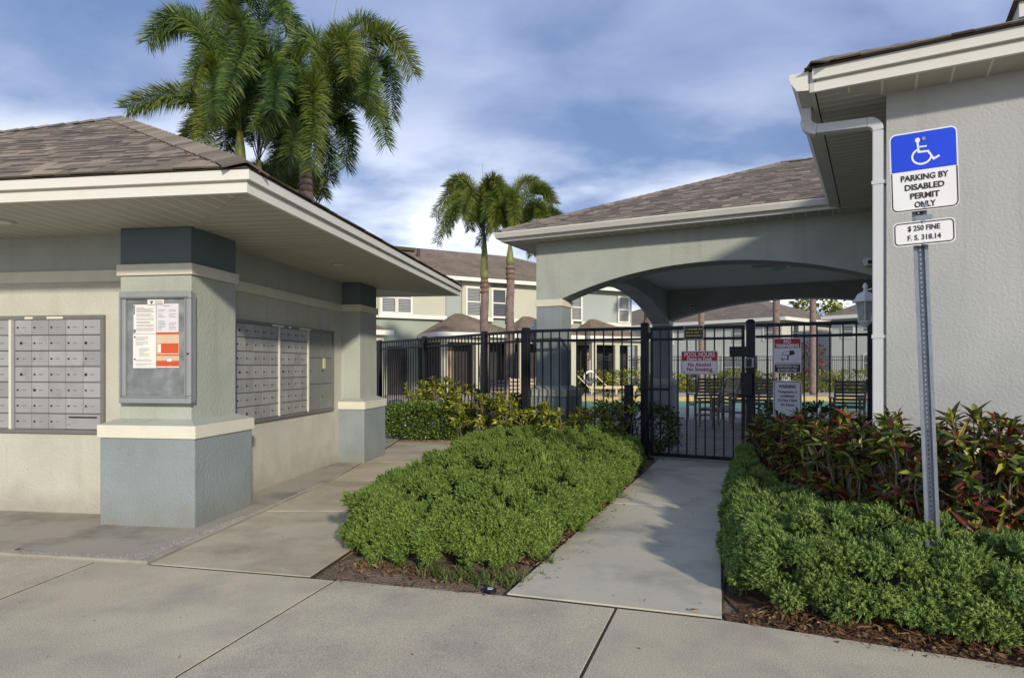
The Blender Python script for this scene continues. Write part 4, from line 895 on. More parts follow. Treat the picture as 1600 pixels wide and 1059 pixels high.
def isa():
    w, h = .335, .415
    plate(rrect(w,h,.032,6), -.004, .004).build('plate', M['sign_w'], s5)
    def half(top):
        P_ = rrect(w-.016,h-.016,.026,6); zc = .015
        Q = [(x,z) for x, z in P_ if (z > zc) == top]
        return Q
    Q = rrect(w-.014,h-.014,.026,6); up = [(x,z) for x,z in Q if z > .02]; up = [(w/2-.007,.005)]+up+[(-w/2+.007,.005)]
    plate(up, -.0052, .001).build('blue_field', M['sign_b'], s5)
    lo = [(x,z) for x,z in rrect(w-.014,h-.014,.026,6) if z < -.02]; k = [i for i in range(len(lo)) if lo[i][0] < 0][0:1]
    lo = sorted([q for q in lo if q[0] < 0], key=lambda q: -q[1])+sorted([q for q in lo if q[0] > 0], key=lambda q: q[1])
    m = MB(); m.stroke([(-w/2+.007,.0)]+lo+[(w/2-.007,.0)], .0055, -.0045); m.build('border', M['sign_k'], s5)
    m = MB(); cx, cz = -.012, .092
    m.extr([(cx-.014+.013*math.cos(a), -.0063, cz+.068+.013*math.sin(a)) for a in [i*.5236 for i in range(12)]][::-1], (0,.001,0))
    m.stroke([(cx-.014,cz+.055),(cx-.011,cz+.006),(cx+.036,cz+.004),(cx+.062,cz-.040),(cx+.088,cz-.028)], .0105, -.0052)
    m.stroke([(cx-.010,cz+.032),(cx+.028,cz+.031)], .008, -.0052)
    arc = [(cx+.004+.047*math.cos(R(a)), cz-.014+.040*math.sin(R(a))-.004) for a in range(118, 350, 10)]
    m.stroke(arc, .0095, -.0052); m.build('wheelchair_symbol', M['sign_w'], s5)
    for s, z, wd in (('PARKING BY', -.034, .235), ('DISABLED', -.083, .195), ('PERMIT', -.130, .145), ('ONLY', -.176, .105)): text(s, .042, M['sign_k'], s5, 0, z, -.0045, wd, .0012)
    for z in (.163, -.183):
        m = MB().extr([(.004+.010*math.cos(a), -.010, z+.010*math.sin(a)) for a in [i*.785 for i in range(8)]][::-1], (0,.005,0)); m.build('bolt', M['galv'], s5)
isa(); s5.scale = (.924, 1, 1.035); s5.location.x -= .017
s6 = ob('fine_sign', None, None, (pb_loc[0]-.025, pb_loc[1]-.008, 2.018), (0, R(-1.6), srz), 'small white fine amount sign with black border below the parking sign', 'sign')
def fine():
    w, h = .318, .136
    plate(rrect(w,h,.025,6), -.004, .004).build('plate', M['sign_w'], s6)
    m = MB(); m.stroke(rrect(w-.018,h-.018,.02,6), .0055, -.0045, closed=True); m.build('border', M['sign_k'], s6)
    text('$ 250 FINE', .04, M['sign_k'], s6, 0, .026, -.0045, .165, .0008); text('F. S. 318.14', .04, M['sign_k'], s6, 0, -.026, -.0045, .17, .0008)
    for z in (.062,-.062): MB().extr([(.009*math.cos(a), -.010, z+.009*math.sin(a)) for a in [i*.785 for i in range(8)]][::-1], (0,.005,0)).build('bolt', M['galv'], s6)
    MB().box(-.04,.045,-.002,.004,.07,.098).build('bracket', M['galv'], s6)
fine(); s6.scale = (.89, 1, .968); s6.location.x -= .044

# ------------------------------------------------------------------ townhouses beyond the pool
A = Fr(-.64, 32.0, -.54)
def win(par, a0, a1, z0, z1, y=0.0, style='blind', sash=True):
    f = MB(); fr = .10
    for (x0,x1,c0,c1) in ((a0-fr,a1+fr,z1,z1+fr),(a0-fr,a1+fr,z0-fr,z0),(a0-fr,a0,z0,z1),(a1,a1+fr,z0,z1)): f.box(x0,x1,y-.06,y-.001,c0,c1)
    w = f.build('window', M['trim_w'], par)
    MB().box(a0,a1,y-.02,y-.001,z0,z1).build('pane', M['glass'], w)
    if style == 'blind':
        m = MB(); n = int((z1-z0)/.07)
        for i in range(n): m.box(a0+.03,a1-.03,y-.034,y-.022,z0+.02+i*(z1-z0)/n,z0+.02+i*(z1-z0)/n+.045)
        m.build('blind', M['blind'], w)
    if sash: MB().box(a0,a1,y-.05,y-.036,(z0+z1)/2-.03,(z0+z1)/2+.03).build('sash_bar', M['trim_w'], w)
    return w
def townhouse():
    t = thing('townhouse', 'two storey sage and cream townhouse row with brown roof beyond the slim palms', 'building', (*A.o, 0), A.rz)
    aR = A.pb(987, 0); aL = -17
    MB().box(aL, aR, 0, 10, -.02, 5.5).build('wall', M['sage'], t)
    for (pa_, pb2, m_) in ((500,590,'tan'),(591,696,'tan'),(722,768,'tan'),(792,893,'tan')):
        x0, x1 = A.pb(pa_, -.15), A.pb(pb2, -.15); MB().box(x0,x1,-.15,-.001,3.62,5.5).build('upper_wall', M[m_], t); MB().box(x0-.05,x1+.05,-.24,-.151,3.50,3.68).build('sill_band', M['trim_w'], t)
    x0, x1 = A.pb(908,-.1), A.pb(985,-.1); MB().box(x0,x1,-.1,-.001,0,5.5).build('upper_wall', M['steel_blue'], t); MB().box(x0,x1,-.16,-.101,3.5,3.68).build('sill_band', M['trim_w'], t)
    MB().box(A.pb(697,-.05), A.pb(721,-.05),-.05,-.001,3.4,5.5).build('upper_wall', M['steel_blue'], t)
    for (p0, p1, st) in ((597,617,'blind'),(622,641,'blind'),(730,750,'blind'),(770,789,'none'),(893,907,'blind'),(967,981,'blind')):
        win(t, A.pb(p0,-.15), A.pb(p1,-.15), 3.78, 5.08, -.15, st)
    # main roof
    e0, e1, y0, y1 = aL-.5, aR+.5, -.6, 10.6; z = 5.55; hh = (y1-y0)/2; zt = z+2.25; ym = (y0+y1)/2
    m = MB(); c = [(e0,y0,z),(e1,y0,z),(e1,y1,z),(e0,y1,z)]; tl = (e0+hh,ym,zt); tr = (e1-hh,ym,zt)
    m.face([c[0],c[1],tr,tl]); m.face([c[1],c[2],tr]); m.face([c[2],c[3],tl,tr]); m.face([c[3],c[0],tl]); m.face(c[::-1])
    r = m.build('roof', M['shingle_far'], t)
    MB().box(A.pb(612,ym-1),A.pb(612,ym-1)+1.2,ym-1.3,ym-.9,zt-.42,zt-.26).build('roof_vent', M['roof_under'], r)
    MB().box(A.pb(640,ym-1),A.pb(640,ym-1)+.15,ym-2.2,ym-2.1,zt-.9,zt-.45).build('vent_pipe', M['roof_under'], r)
    MB().box(e0,e1,y0-.03,y0,z-.18,z).build('fascia', M['trim_w'], t); MB().box(e0,e1,y0,-.001,z-.05,z-.02).build('soffit', M['soffit'], t)
    MB().box(e1-.03,e1,y0,y1,z-.18,z).build('fascia', M['trim_w'], t)
    # porches with hipped roofs and dark screened openings
    for (p0, p1) in ((430,600),(690,800),(812,900),(925,1003)):
        D = 2.3; x0, x1 = A.pb(p0,-D), A.pb(p1,-D); zp = 2.78
        m = MB(); c = [(x0-.3,-D-.3,zp),(x1+.3,-D-.3,zp),(x1+.3,-.16,zp),(x0-.3,-.16,zp)]; q = min((x1-x0)/2, 2.0); tl = (x0-.3+q+.1,-.16,zp+1.05); tr = (x1+.3-q-.1,-.16,zp+1.05)
        m.face([c[0],c[1],tr,tl]); m.face([c[1],c[2],tr]); m.face([c[3],c[0],tl]); m.face(c[::-1]); m.build('porch_roof', M['shingle_far'], t)
        MB().box(x0-.33,x1+.33,-D-.33,-D-.3,zp-.18,zp+.02).build('porch_fascia', M['trim_w'], t); MB().box(x0-.33,x0-.3,-D-.3,-.2,zp-.18,zp+.02).build('porch_fascia', M['trim_w'], t)
        MB().box(x0,x1,-D,-.17,2.38,zp-.01).build('porch_beam', M['tan'], t); MB().box(x0+.05,x1-.05,-1.2,-.17,-.01,2.38).build('porch_screen', M['screen'], t)
        n = max(2, int(round((x1-x0)/1.5)))
        for i in range(n+1):
            xx = x0+i*(x1-x0-.28)/n; MB().box(xx,xx+.28,-D+.001,-D+.25,-.02,2.38).build('porch_post', M['tan'], t)
            if i < n and i % 2 == 0: MB().box(xx+.45,xx+1.0,-1.26,-1.21,.05,2.2).build('curtain', M['curtain'], t)
    for p in (606,655,676): MB().box(A.pb(p,-.16), A.pb(p,-.16)+.9, -.2,-.151,.0,2.2).build('patio_door', M['screen'], t)
townhouse()
def far_house(label, corner, dirL, lenL, lenR, eave, matl, roofm, wins, rise=2.8):
    """corner nearest the viewer; left wing runs along dirL away, right wing perpendicular"""
    cx, cy = corner; n = math.hypot(*dirL); dL = (dirL[0]/n, dirL[1]/n); rz = math.atan2(-dL[1], -dL[0])   # local +x points from far-left to corner
    t = thing('house', label, 'building', (cx, cy, 0), rz)
    # local: x from -lenL to 0 along left face (y=0 plane faces viewer), y from 0 to lenR
    MB().box(-lenL, 0, 0, lenR, -.02, eave).build('wall', matl, t); o = .6; z = eave; x0,x1,y0,y1 = -lenL-o, o, -o, lenR+o
    q = min(x1-x0, y1-y0)/2; c = [(x0,y0,z),(x1,y0,z),(x1,y1,z),(x0,y1,z)]
    if x1-x0 >= y1-y0: tl, tr = (x0+q,(y0+y1)/2,z+rise), (x1-q,(y0+y1)/2,z+rise)
    else: tl, tr = ((x0+x1)/2,y0+q,z+rise), ((x0+x1)/2,y1-q,z+rise)
    m = MB()
    if x1-x0 >= y1-y0: m.face([c[0],c[1],tr,tl]); m.face([c[1],c[2],tr]); m.face([c[2],c[3],tl,tr]); m.face([c[3],c[0],tl])
    else: m.face([c[0],c[1],tl]); m.face([c[1],c[2],tr,tl]); m.face([c[2],c[3],tr]); m.face([c[3],c[0],tl,tr])
    m.face(c[::-1]); m.build('roof', roofm, t)
    for (a,b,cc,d) in ((x0,x1,y0-.04,y0),(x1,x1+.04,y0,y1)): MB().box(a,b,cc,d,z-.28,z+.02).build('fascia', M['trim_w'], t)
    for (face, s0, s1, z0, z1) in wins:
        if face == 'L': win(t, s0, s1, z0, z1, 0.0)
        else:
            f = MB(); f.box(.001,.07,s0-.1,s1+.1,z0-.1,z1+.1); w = f.build('window', M['trim_w'], t); MB().box(.071,.09,s0,s1,z0,z1).build('pane', M['glass'], w); MB().box(.091,.11,s0,s1,(z0+z1)/2-.04,(z0+z1)/2+.04).build('sash_bar', M['trim_w'], w)
    return t
far_house('pale green two storey house with wide brown hip roof seen through the back arch', (23.2,55), (-8.9,10), 24, 14, 5.5, M['far_white'], M['shingle_far'],
          [('L',-1.6,-.6,3.6,4.9),('L',-4.5,-3.5,3.6,4.9),('L',-12,-11,3.5,4.9),('L',-19,-18,3.5,4.9),('R',2.0,3.0,3.6,4.9),('L',-9.5,-7.6,.2,2.2),('L',-5.6,-3.8,.2,2.2),('L',-16,-14,.2,2.2)], 3.0)
far_house('pale house with brown roof at the far end, seen beside the wall lantern', (31.5,47.5), (-5,6.0), 7.6, 10, 5.45, M['far_white'], M['shingle_far'],
          [('L',-6.7,-5.9,3.7,4.6),('L',-5.0,-3.4,.9,2.2)], 2.2)
# porch canopy on the far house
# ------------------------------------------------------------------ far pool fence, hedges, palms
def far_fence():
    Y = 33.0; x0, x1 = -9, 24; t = thing('metal_fence', 'far black pool fence running across behind the deck chairs and hedges', 'fence', (x0, Y, 0), 0, 'black metal fence sections round the pool'); Ln = x1-x0
    for z in (1.80, 1.62, .12): MB().box(0,Ln,-.015,.015,z-.018,z+.018).build('rail', M['black'], t)
    n = int(Ln/.11); ids = list(range(n)); m = MB(); pm = MB().box(-.009,.009,-.009,.009,.05,1.80).mesh('picket', M['black'])
    for i in ids: ob('picket', pm, t, (i*.11, 0, 0))
    for i in range(int(Ln/2.4)+1): MB().box(i*2.4-.03,i*2.4+.03,-.03,.03,-.02,1.86).build('post', M['black'], t)
far_fence()
LFM = {}
def leafquad(mb, p, d, up, ln, wd, r, droop=.15):
    d = Vector(d).normalized(); s = d.cross(Vector(up)); 
    if s.length < 1e-4: s = d.cross(Vector((1,0,0)))
    s.normalize(); p = Vector(p); m = p+d*ln*.5; tip = p+d*ln-Vector((0,0,ln*droop))
    mb.face([p, m-s*wd/2, tip, m+s*wd/2], r)
def leafy_box(name, label, cat, loc, rz, sx, sy, z0, z1, n, ln, wd, matl, group=None, seed=1, rough=.07, roundx=.3, stem=True):
    """shrub or clipped hedge: leaf faces through the outer shell of a rounded box"""
    t = thing(name, label, cat, loc, rz, group); r2 = random.Random(seed); mb = MB(); h = z1-z0
    for i in range(n):
        while True:
            x, y, z = r2.uniform(-1,1), r2.uniform(-1,1), r2.uniform(-1,1); k = (abs(x)**4+abs(y)**4+abs(z)**4)**.25
            if .72 < k < 1.0: break
        f = 1+r2.uniform(-rough, rough)+.05*math.sin(x*sx*4+seed)*math.cos(y*3+z*4)
        p = Vector((x*sx/2*f, y*sy/2*f, z0+h/2+z*h/2*f)); 
        if p.z < .02: continue
        d = Vector((x*abs(x), y*abs(y), z*abs(z)+.35))+Vector((r2.gauss(0,.5), r2.gauss(0,.5), r2.gauss(0,.5)))
        leafquad(mb, p, d, (r2.gauss(0,1), r2.gauss(0,1), r2.gauss(0,1)), ln*r2.uniform(.7,1.2), wd*r2.uniform(.7,1.2), r2.random()+.001)
    mb.build('foliage', matl, t, kind='stuff')
    if stem:
        s = MB()
        for i in range(max(3, int(sx*5))): x = r2.uniform(-.4,.4)*sx; s.tube([(x,r2.uniform(-.2,.2)*sy,-.02),(x+r2.uniform(-.1,.1),r2.uniform(-.3,.3)*sy,z0+h*.75)], .008, 4)
        s.build('stems', M['bark'], t)
    return t
leafy_box('boxwood_hedge', 'clipped dark green hedge block at the end of the kiosk path', 'hedge', (-1.50, 11.45, 0), -.12, 1.55, .85, .05, .64, 13000, .048, .030, DKG, seed=3)
leafy_box('green_shrub', 'dark green shrub behind the fence just left of the gate', 'shrub', (1.95, 9.75, 0), grz, 1.1, .6, .03, .72, 2600, .06, .04, DKG, 'dark shrubs beside the gate', 5, .12)
leafy_box('green_shrub', 'dark green shrub behind the fence just right of the gate', 'shrub', (3.95, 8.75, 0), grz, 1.15, .6, .03, .78, 2600, .06, .04, DKG, 'dark shrubs beside the gate', 6, .12)
far_specs = [(-7.4,'yellow'),(-5.6,'yellow'),(-3.7,'yellow'),(-1.8,'yellow'),(.2,'red'),(2.1,'red'),(4.0,'red'),(5.9,'red'),(7.8,'red'),(9.7,'yellow'),(11.6,'yellow'),(13.5,'yellow'),(15.4,'bright'),(17.3,'bright'),(19.2,'bright')]
for i, (x, kd) in enumerate(far_specs):
    leafy_box('far_shrub', {'yellow':'low yellow green shrub against the far pool fence','red':'low reddish croton shrub against the far pool fence','bright':'bright green shrub against the right end of the far pool fence'}[kd], 'shrub', (x, 32.2, 0), 0, 1.85, .9, .05, 1.02+.1*math.sin(i*2.1), 900, .15, .08, {'yellow':YLG,'red':CROY,'bright':YLG}[kd], 'shrubs along the far pool fence', 20+i, .12, stem=False)
rt = leafy_box('flowering_tree', 'small tree with red blossom behind the no trespassing sign', 'tree', (13.9, 30.6, 0), 0, 1.7, 1.2, .95, 2.3, 700, .16, .09, RED, None, 41, .2, stem=False)
MB().tube([(0,0,0),(.05,0,.7),(-.1,0,1.6)], [.05,.04,.02], 6).build('trunk', M['bark'], rt)
dt = leafy_box('distant_tree', 'distant tree top above the far roof seen through the back arch', 'tree', (37, 78, 0), 0, 5.0, 4, 6.2, 10.2, 900, .7, .35, CROY, None, 43, .2, stem=False)
MB().tube([(0,0,0),(.1,0,4),(0,0,8)], [.3,.22,.1], 8).build('trunk', M['bark'], dt)

def frond(mb, p0, p1, p2, ll, r2, n=78, ring=10, wd=.021, thick=.016, start=.10):
    p0, p1, p2 = map(Vector, (p0, p1, p2))
    def bz(t): return p0*(1-t)**2+p1*2*t*(1-t)+p2*t*t
    pts = [bz(i/9) for i in range(10)]; mb.tube(pts, [thick*(1-.8*i/9) for i in range(10)], 4, .55)
    tint = r2.uniform(-.1, .1)
    for i in range(n):
        t = start+(1-start)*i/(n-1); c = bz(t); T = (bz(min(1,t+.02))-bz(max(0,t-.02))).normalized()
        X = T.cross(Vector((0,0,1))); X = X.normalized() if X.length > 1e-3 else Vector((1,0,0)); Yv = T.cross(X)
        prof = min(1, (t-start+.06)*4.5)*(1-.18*max(0, t-.8)/.2)
        for j in range(ring):
            a = 2*math.pi*(j+r2.random()*.8)/ring+i*.7; o = X*math.cos(a)+Yv*math.sin(a)
            fw = .42+.40*t*t; d = (o+T*fw).normalized(); ln = ll*prof*r2.uniform(.75,1.1)
            s = d.cross(o.cross(d)+Vector((0,0,.3))).normalized(); m = c+d*ln*.55-Vector((0,0,ln*.02)); e = c+d*ln-Vector((0,0,ln*(.05+.12*r2.random())))
            w = wd*r2.uniform(.7,1.15); v = min(.999, max(.001, .5+tint+r2.uniform(-.38,.38)))
            n0 = len(mb.v); mb.v += [tuple(c-s*w*.3), tuple(c+s*w*.3), tuple(m+s*w*.5), tuple(m-s*w*.5), tuple(e)]
            mb.f += [(n0,n0+1,n0+2,n0+3),(n0+3,n0+2,n0+4)]; mb.r += [v, v]
def palm(label, px, Y, base_r, shaft_px, fronds, group, seed, shaft_r=None, spears=(), ll=.42, yl=(), wd=.022):
    """px: image column of the trunk, fronds: list of ((apex px,py,dY),(tip px,py,dY))"""
    x = (px-800)/FOC*Y; t = thing('palm_tree', label, 'tree', (x, Y, 0), 0, group); r2 = random.Random(seed)
    zt = EYE-(shaft_px[0]-HOR)/FOC*Y; zs = EYE-(shaft_px[1]-HOR)/FOC*Y; m = MB(); n = 40
    pts = [(.015*math.sin(i*.4), 0, zs*i/n) for i in range(n+1)]; rad = [base_r*(1.15-.25*i/n)*(1+.035*(i % 2)) for i in range(n+1)]
    m.tube(pts, rad, 12); m.build('trunk', M['trunk'], t, smooth=True)
    sr = shaft_r or base_r*1.05; MB().tube([(0,0,zs),(0,0,zs+.15),(0,0,(zs+zt)/2),(0,0,zt)], [sr*.95,sr*1.12,sr*.95,sr*.5], 12).build('crownshaft', M['shaft'], t, smooth=True)
    rg = MB()
    for k in range(3): rg.lathe([(base_r*1.02,zs-.12-k*.14),(base_r*1.12,zs-.10-k*.14),(base_r*1.02,zs-.06-k*.14)], 12)
    rg.build('leaf_scar_ring', M['trunk_ring'], t)
    for k, (A_, T_) in enumerate(fronds):
        P0 = Vector((r2.uniform(-.03,.03), r2.uniform(-.03,.03), zt-.05)); ap = Vector(ip(A_[0], A_[1], Y+A_[2]))-Vector((x, Y, 0)); tp = Vector(ip(T_[0], T_[1], Y+T_[2]))-Vector((x, Y, 0))
        tp.z += .16; P1 = (ap-P0*.25-tp*.25)*2.0; fm = MB(); frond(fm, P0, P1, tp, ll*1.08, r2, wd=wd); fm.build('frond', PALY if k in yl else PAL, t)
    for (a, b_) in spears: MB().tube([Vector((0,0,zt-.1)), Vector(ip(*a, Y))-Vector((x,Y,0)), Vector(ip(*b_, Y))-Vector((x,Y,0))], [.02,.018,.003], 5).build('spear_leaf', M['shaft'], t)
    return t
BIG = 'tall foxtail palms behind the mail kiosk'
palm('tallest palm with the trunk showing at the right of the cluster behind the kiosk roof', 478, 14.0, .15, (232, 272),
     [((575,60,-.3),(645,125,-.4)),((585,95,.5),(612,190,.6)),((560,150,.4),(603,235,.2)),((532,185,.3),(540,270,.1)),((490,130,-.9),(488,275,-1.9)),((470,100,.6),(425,150,.9)),
      ((520,60,1.0),(560,110,1.8)),((500,75,.2),(455,95,.4)),((540,110,-.6),(585,190,-1.2)),((450,160,-.5),(405,215,-.9)),((525,70,-.8),(548,130,-1.8)),((455,190,.8),(430,275,1.1)),((500,205,1.0),(515,290,1.6)),((445,120,-1.0),(430,185,-2.2)),((540,60,.8),(590,60,1.5)),((470,200,-.6),(455,255,-1.5)),((560,120,-.9),(575,160,-2.2))],
     BIG, 101, .13, [((510,110),(527,-8)),((505,120),(548,30))], .40, (0, 4, 6, 8, 10))
palm('palm with the green crownshaft at the left of the cluster behind the kiosk roof', 375, 14.6, .14, (205, 262),
     [((305,40,-.2),(232,75,-.3)),((330,45,.4),(250,70,.6)),((300,150,-.2),(200,180,-.4)),((340,150,-.8),(318,235,-1.6)),((375,35,-.4),(385,120,-1.5)),((370,10,.5),(330,40,.9)),((415,-5,.0),(445,60,-.3)),
      ((420,30,.6),(470,75,1.0)),((410,95,-.5),(440,160,-1.0)),((330,105,-.6),(300,150,-1.1)),((395,60,-.8),(350,170,-2.0)),((330,180,.6),(290,235,1.2)),((430,130,.7),(470,190,1.2)),((350,60,1.0),(310,110,1.7)),((360,20,-.3),(395,5,-.5)),((345,120,-1.0),(335,190,-2.2))],
     BIG, 102, .12, (), .42, (2, 3, 5, 9, 11))
palm('palm with the dark trunk in the middle of the cluster behind the kiosk roof', 404, 16.5, .13, (250, 300),
     [((400,140,.2),(365,215,.0)),((440,150,.2),(465,240,.2)),((420,90,-.4),(440,190,-.8)),((360,150,.6),(300,215,.9)),((450,110,.8),(500,180,1.4)),((390,110,1.0),(380,200,2)),((430,180,-.5),(450,270,-.9)),((370,190,-.4),(345,270,-.6)),((450,200,.9),(480,280,1.6)),((415,80,.9),(450,100,1.8))],
     BIG, 103, .12, (), .46)
palm('low young palm showing just above the kiosk eave under the tall palms', 440, 17.5, .10, (345, 372),
     [((415,270,0),(385,300,0)),((450,255,-.2),(435,310,-.9)),((475,275,.2),(505,315,.3)),((430,265,.4),(420,300,.9)),((465,270,-.4),(480,310,-1.0)),((440,250,.3),(455,265,.9)),((400,285,-.2),(395,330,-.5))], None, 104, .1, (), .42, (0,1,2,3,4,5,6))
MID = 'two slim palms in front of the townhouse roof'
palm('slim palm with bright green crownshaft, left of the pair in front of the townhouse', 757, 19.0, .125, (372, 437),
     [((720,310,0),(683,385,-.2)),((722,322,-.5),(697,372,-1.0)),((735,290,.3),(700,300,.4)),((760,290,.2),(775,340,.8)),((745,300,-.7),(722,350,-1.6)),((785,300,.2),(803,345,.3)),((738,320,.6),(735,365,.8)),((765,285,-.4),(790,320,-.9)),((725,295,.5),(680,345,.9))],
     MID, 105, .11, [((755,320),(754,255)),((750,330),(740,285))], .32, (0,1,2,3,4,5,6,7,8), .020)
palm('slim palm with ringed trunk, right of the pair in front of the townhouse', 797, 18.2, .12, (383, 415),
     [((830,300,0),(865,325,0)),((830,335,.3),(870,345,.4)),((800,305,-.5),(805,365,-1.2)),((775,310,.2),(760,350,.3)),((780,325,-.3),(772,370,-.4)),((815,350,.2),(832,405,.2)),((810,295,.4),(845,300,.9)),((780,330,.7),(750,390,1.1)),((790,300,.6),(765,320,1.4)),((835,320,-.5),(850,370,-.9))],
     MID, 106, .10, [((800,320),(813,263))], .31, (0,1,2,4,6,8,9), .020)
# royal palm trunks beyond the pool, crowns above the pavilion roof line
def far_palm(px, Y, r, label, seed):
    x = (px-800)/FOC*Y; r2 = random.Random(seed); t = thing('palm_tree', label, 'tree', (x, Y, 0), 0, 'palms beyond the pool'); H = 5.6
    MB().tube([(0,0,H*i/30) for i in range(31)], [r*(1+.03*(i % 2)) for i in range(31)], 10).build('trunk', M['trunk'], t, smooth=True)
    MB().tube([(0,0,H),(0,0,H+.3),(0,0,H+.9)], [r,r*1.1,r*.5], 10).build('crownshaft', M['shaft'], t, smooth=True)
    for k in range(9):
        a = k*2*math.pi/9+r2.random()*.4; c, s = math.cos(a), math.sin(a); el = r2.uniform(.5,1.1); fm = MB()
        frond(fm, (0,0,H+.85), (c*.9,s*.9,H+1.0+el), (c*1.9,s*1.9,H+.4+el*.3), .35, r2, 34, 6, .035); fm.build('frond', PAL, t)
far_palm(1213, 30.2, .16, 'palm trunk beyond the pool directly above the no trespassing sign', 1); far_palm(1270, 29.4, .14, 'palm trunk beyond the pool between the trespassing sign and the lantern', 2)
far_palm(1096, 31.3, .14, 'palm trunk beyond the pool directly above the pool hours sign', 3); far_palm(1010, 38.0, .13, 'thin palm trunk beyond the pool beside the rear pavilion pillar', 4)

# ------------------------------------------------------------------ juniper beds
def sprig_mesh(seed, matl):
    r2 = random.Random(seed); mb = MB()
    for k in range(9):
        a = k*2*math.pi/9*1.0+r2.random()*.7; el = r2.uniform(.35,1.45) if k < 8 else 1.5; d = Vector((math.cos(a)*math.cos(el), math.sin(a)*math.cos(el), math.sin(el)))
        ln = r2.uniform(.045,.075); p0 = d*.004; p1 = p0+d*ln*.55+Vector((0,0,.006)); p2 = p0+d*ln+Vector((0,0,.018)); rr = r2.uniform(.0055,.008); v = r2.uniform(.05,.35)
        mb.tube([p0,p1,p2], [rr*.7,rr,rr*.35], 4, v)
        for j in range(16):
            t = .25+.75*j/15; c = p0.lerp(p1, t/.55) if t < .55 else p1.lerp(p2, (t-.55)/.45); b = j*2.4+r2.random()
            X = d.cross(Vector((0,0,1))); X = X.normalized() if X.length > .1 else Vector((1,0,0)); Yv = d.cross(X)
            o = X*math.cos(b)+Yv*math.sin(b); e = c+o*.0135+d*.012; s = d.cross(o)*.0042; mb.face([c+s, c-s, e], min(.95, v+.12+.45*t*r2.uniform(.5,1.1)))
    return mb.mesh('sprig', matl)
from mathutils import noise as MN
def juniper(name, label, poly, H, n, nside, matl, seed, scl, dead=8, slope=None):
    poly = smooth_poly(poly, 2); r2 = random.Random(seed); xs = [p[0] for p in poly]; ys = [p[1] for p in poly]
    def hgt(x, y):
        d, nrm = edged(x, y, poly); s = 1-math.exp(-d/.16); k = (slope(x, y) if slope else 1)
        return H*k*(.18+.82*s)*(1+.28*MN.noise(Vector((x*2.3, y*2.3, seed)))+.12*MN.noise(Vector((x*7, y*7, seed+5)))), d, nrm
    pts = []; cl = []; tries = 0; sp = .136*scl
    grid = {}
    while tries < 60000:      # clump centres spread over the mound
        tries += 1; x, y = r2.uniform(min(xs), max(xs)), r2.uniform(min(ys), max(ys))
        if not inpoly(x, y, poly): continue
        gx, gy = int(x/sp), int(y/sp); ok = True
        for i in (-1,0,1):
            for j in (-1,0,1):
                for (qx, qy) in grid.get((gx+i, gy+j), ()):
                    if (qx-x)**2+(qy-y)**2 < sp*sp: ok = False
        if not ok: continue
        grid.setdefault((gx, gy), []).append((x, y)); h, d, _ = hgt(x, y); e = .06; hx = hgt(x+e, y)[0]-h; hy = hgt(x, y+e)[0]-h
        nn = Vector((-hx/e, -hy/e, 1)).normalized(); cl.append((Vector((x, y, max(.05, h-.05+r2.gauss(0,.042)))), nn))
    P_ = poly; per = [math.dist(P_[i], P_[(i+1) % len(P_)]) for i in range(len(P_))]; tot = sum(per)
    for _ in range(int(tot/sp*3.6)):
        q = r2.random()*tot; i = 0
        while q > per[i]: q -= per[i]; i += 1
        a, b = P_[i], P_[(i+1) % len(P_)]; t = q/per[i]; x, y = a[0]+(b[0]-a[0])*t, a[1]+(b[1]-a[1])*t; nx, ny = (b[1]-a[1])/per[i], -(b[0]-a[0])/per[i]
        z = .05+(H*.72)*r2.random(); inn = .06+.10*(z/H)**2+r2.gauss(0,.02)
        cl.append((Vector((x-nx*inn, y-ny*inn, z)), Vector((nx, ny, .55)).normalized()))
    for (c, nn) in cl:
        rad = scl*r2.uniform(.044,.066); tint = r2.uniform(-.04,.34)+.16*MN.noise(c*1.3); m_ = r2.randint(15, 21)
        lean = (nn+Vector((r2.gauss(0,.38), r2.gauss(0,.38), .30))).normalized()
        for k in range(m_):
            while True:
                dv = Vector((r2.gauss(0,1), r2.gauss(0,1), r2.gauss(0,1))).normalized()
                if dv.dot(lean) > -.25: break
            w = .35+.65*max(0, dv.dot(lean)); p = c+dv*rad*r2.uniform(.55,1.05)+lean*rad*.5
            pts.append(((p.x, p.y, max(.02, p.z)), aim(dv*.8+lean*.8), scl*(.62+.38*w)*r2.uniform(.8,1.2), r2.randrange(4), tint))
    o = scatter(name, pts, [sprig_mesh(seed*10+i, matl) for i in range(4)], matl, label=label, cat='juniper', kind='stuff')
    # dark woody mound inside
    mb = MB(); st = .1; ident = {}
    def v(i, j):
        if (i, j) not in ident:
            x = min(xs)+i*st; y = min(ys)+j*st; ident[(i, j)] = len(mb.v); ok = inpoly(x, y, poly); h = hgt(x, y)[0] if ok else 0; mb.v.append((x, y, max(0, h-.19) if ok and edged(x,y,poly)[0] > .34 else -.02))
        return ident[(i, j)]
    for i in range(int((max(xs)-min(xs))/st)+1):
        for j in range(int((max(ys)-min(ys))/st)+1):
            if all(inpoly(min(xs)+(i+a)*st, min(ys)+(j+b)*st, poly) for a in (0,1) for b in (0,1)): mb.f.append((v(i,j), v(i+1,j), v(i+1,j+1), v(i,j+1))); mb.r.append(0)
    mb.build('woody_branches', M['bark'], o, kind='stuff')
    if dead:
        dl = []
        for _ in range(dead):
            while True:
                x, y = r2.uniform(min(xs), max(xs)), r2.uniform(min(ys), max(ys))
                if inpoly(x, y, poly) and edged(x, y, poly)[0] < .9: break
            dl.append(((x, y, hgt(x, y)[0]+.02), aim((r2.gauss(0,.5), r2.gauss(0,.5), 1)), r2.uniform(.8,1.4), 0))
        scatter('dead_leaves', dl, [DEADM], RUST, o, kind='stuff')
    return o
dm_ = MB()
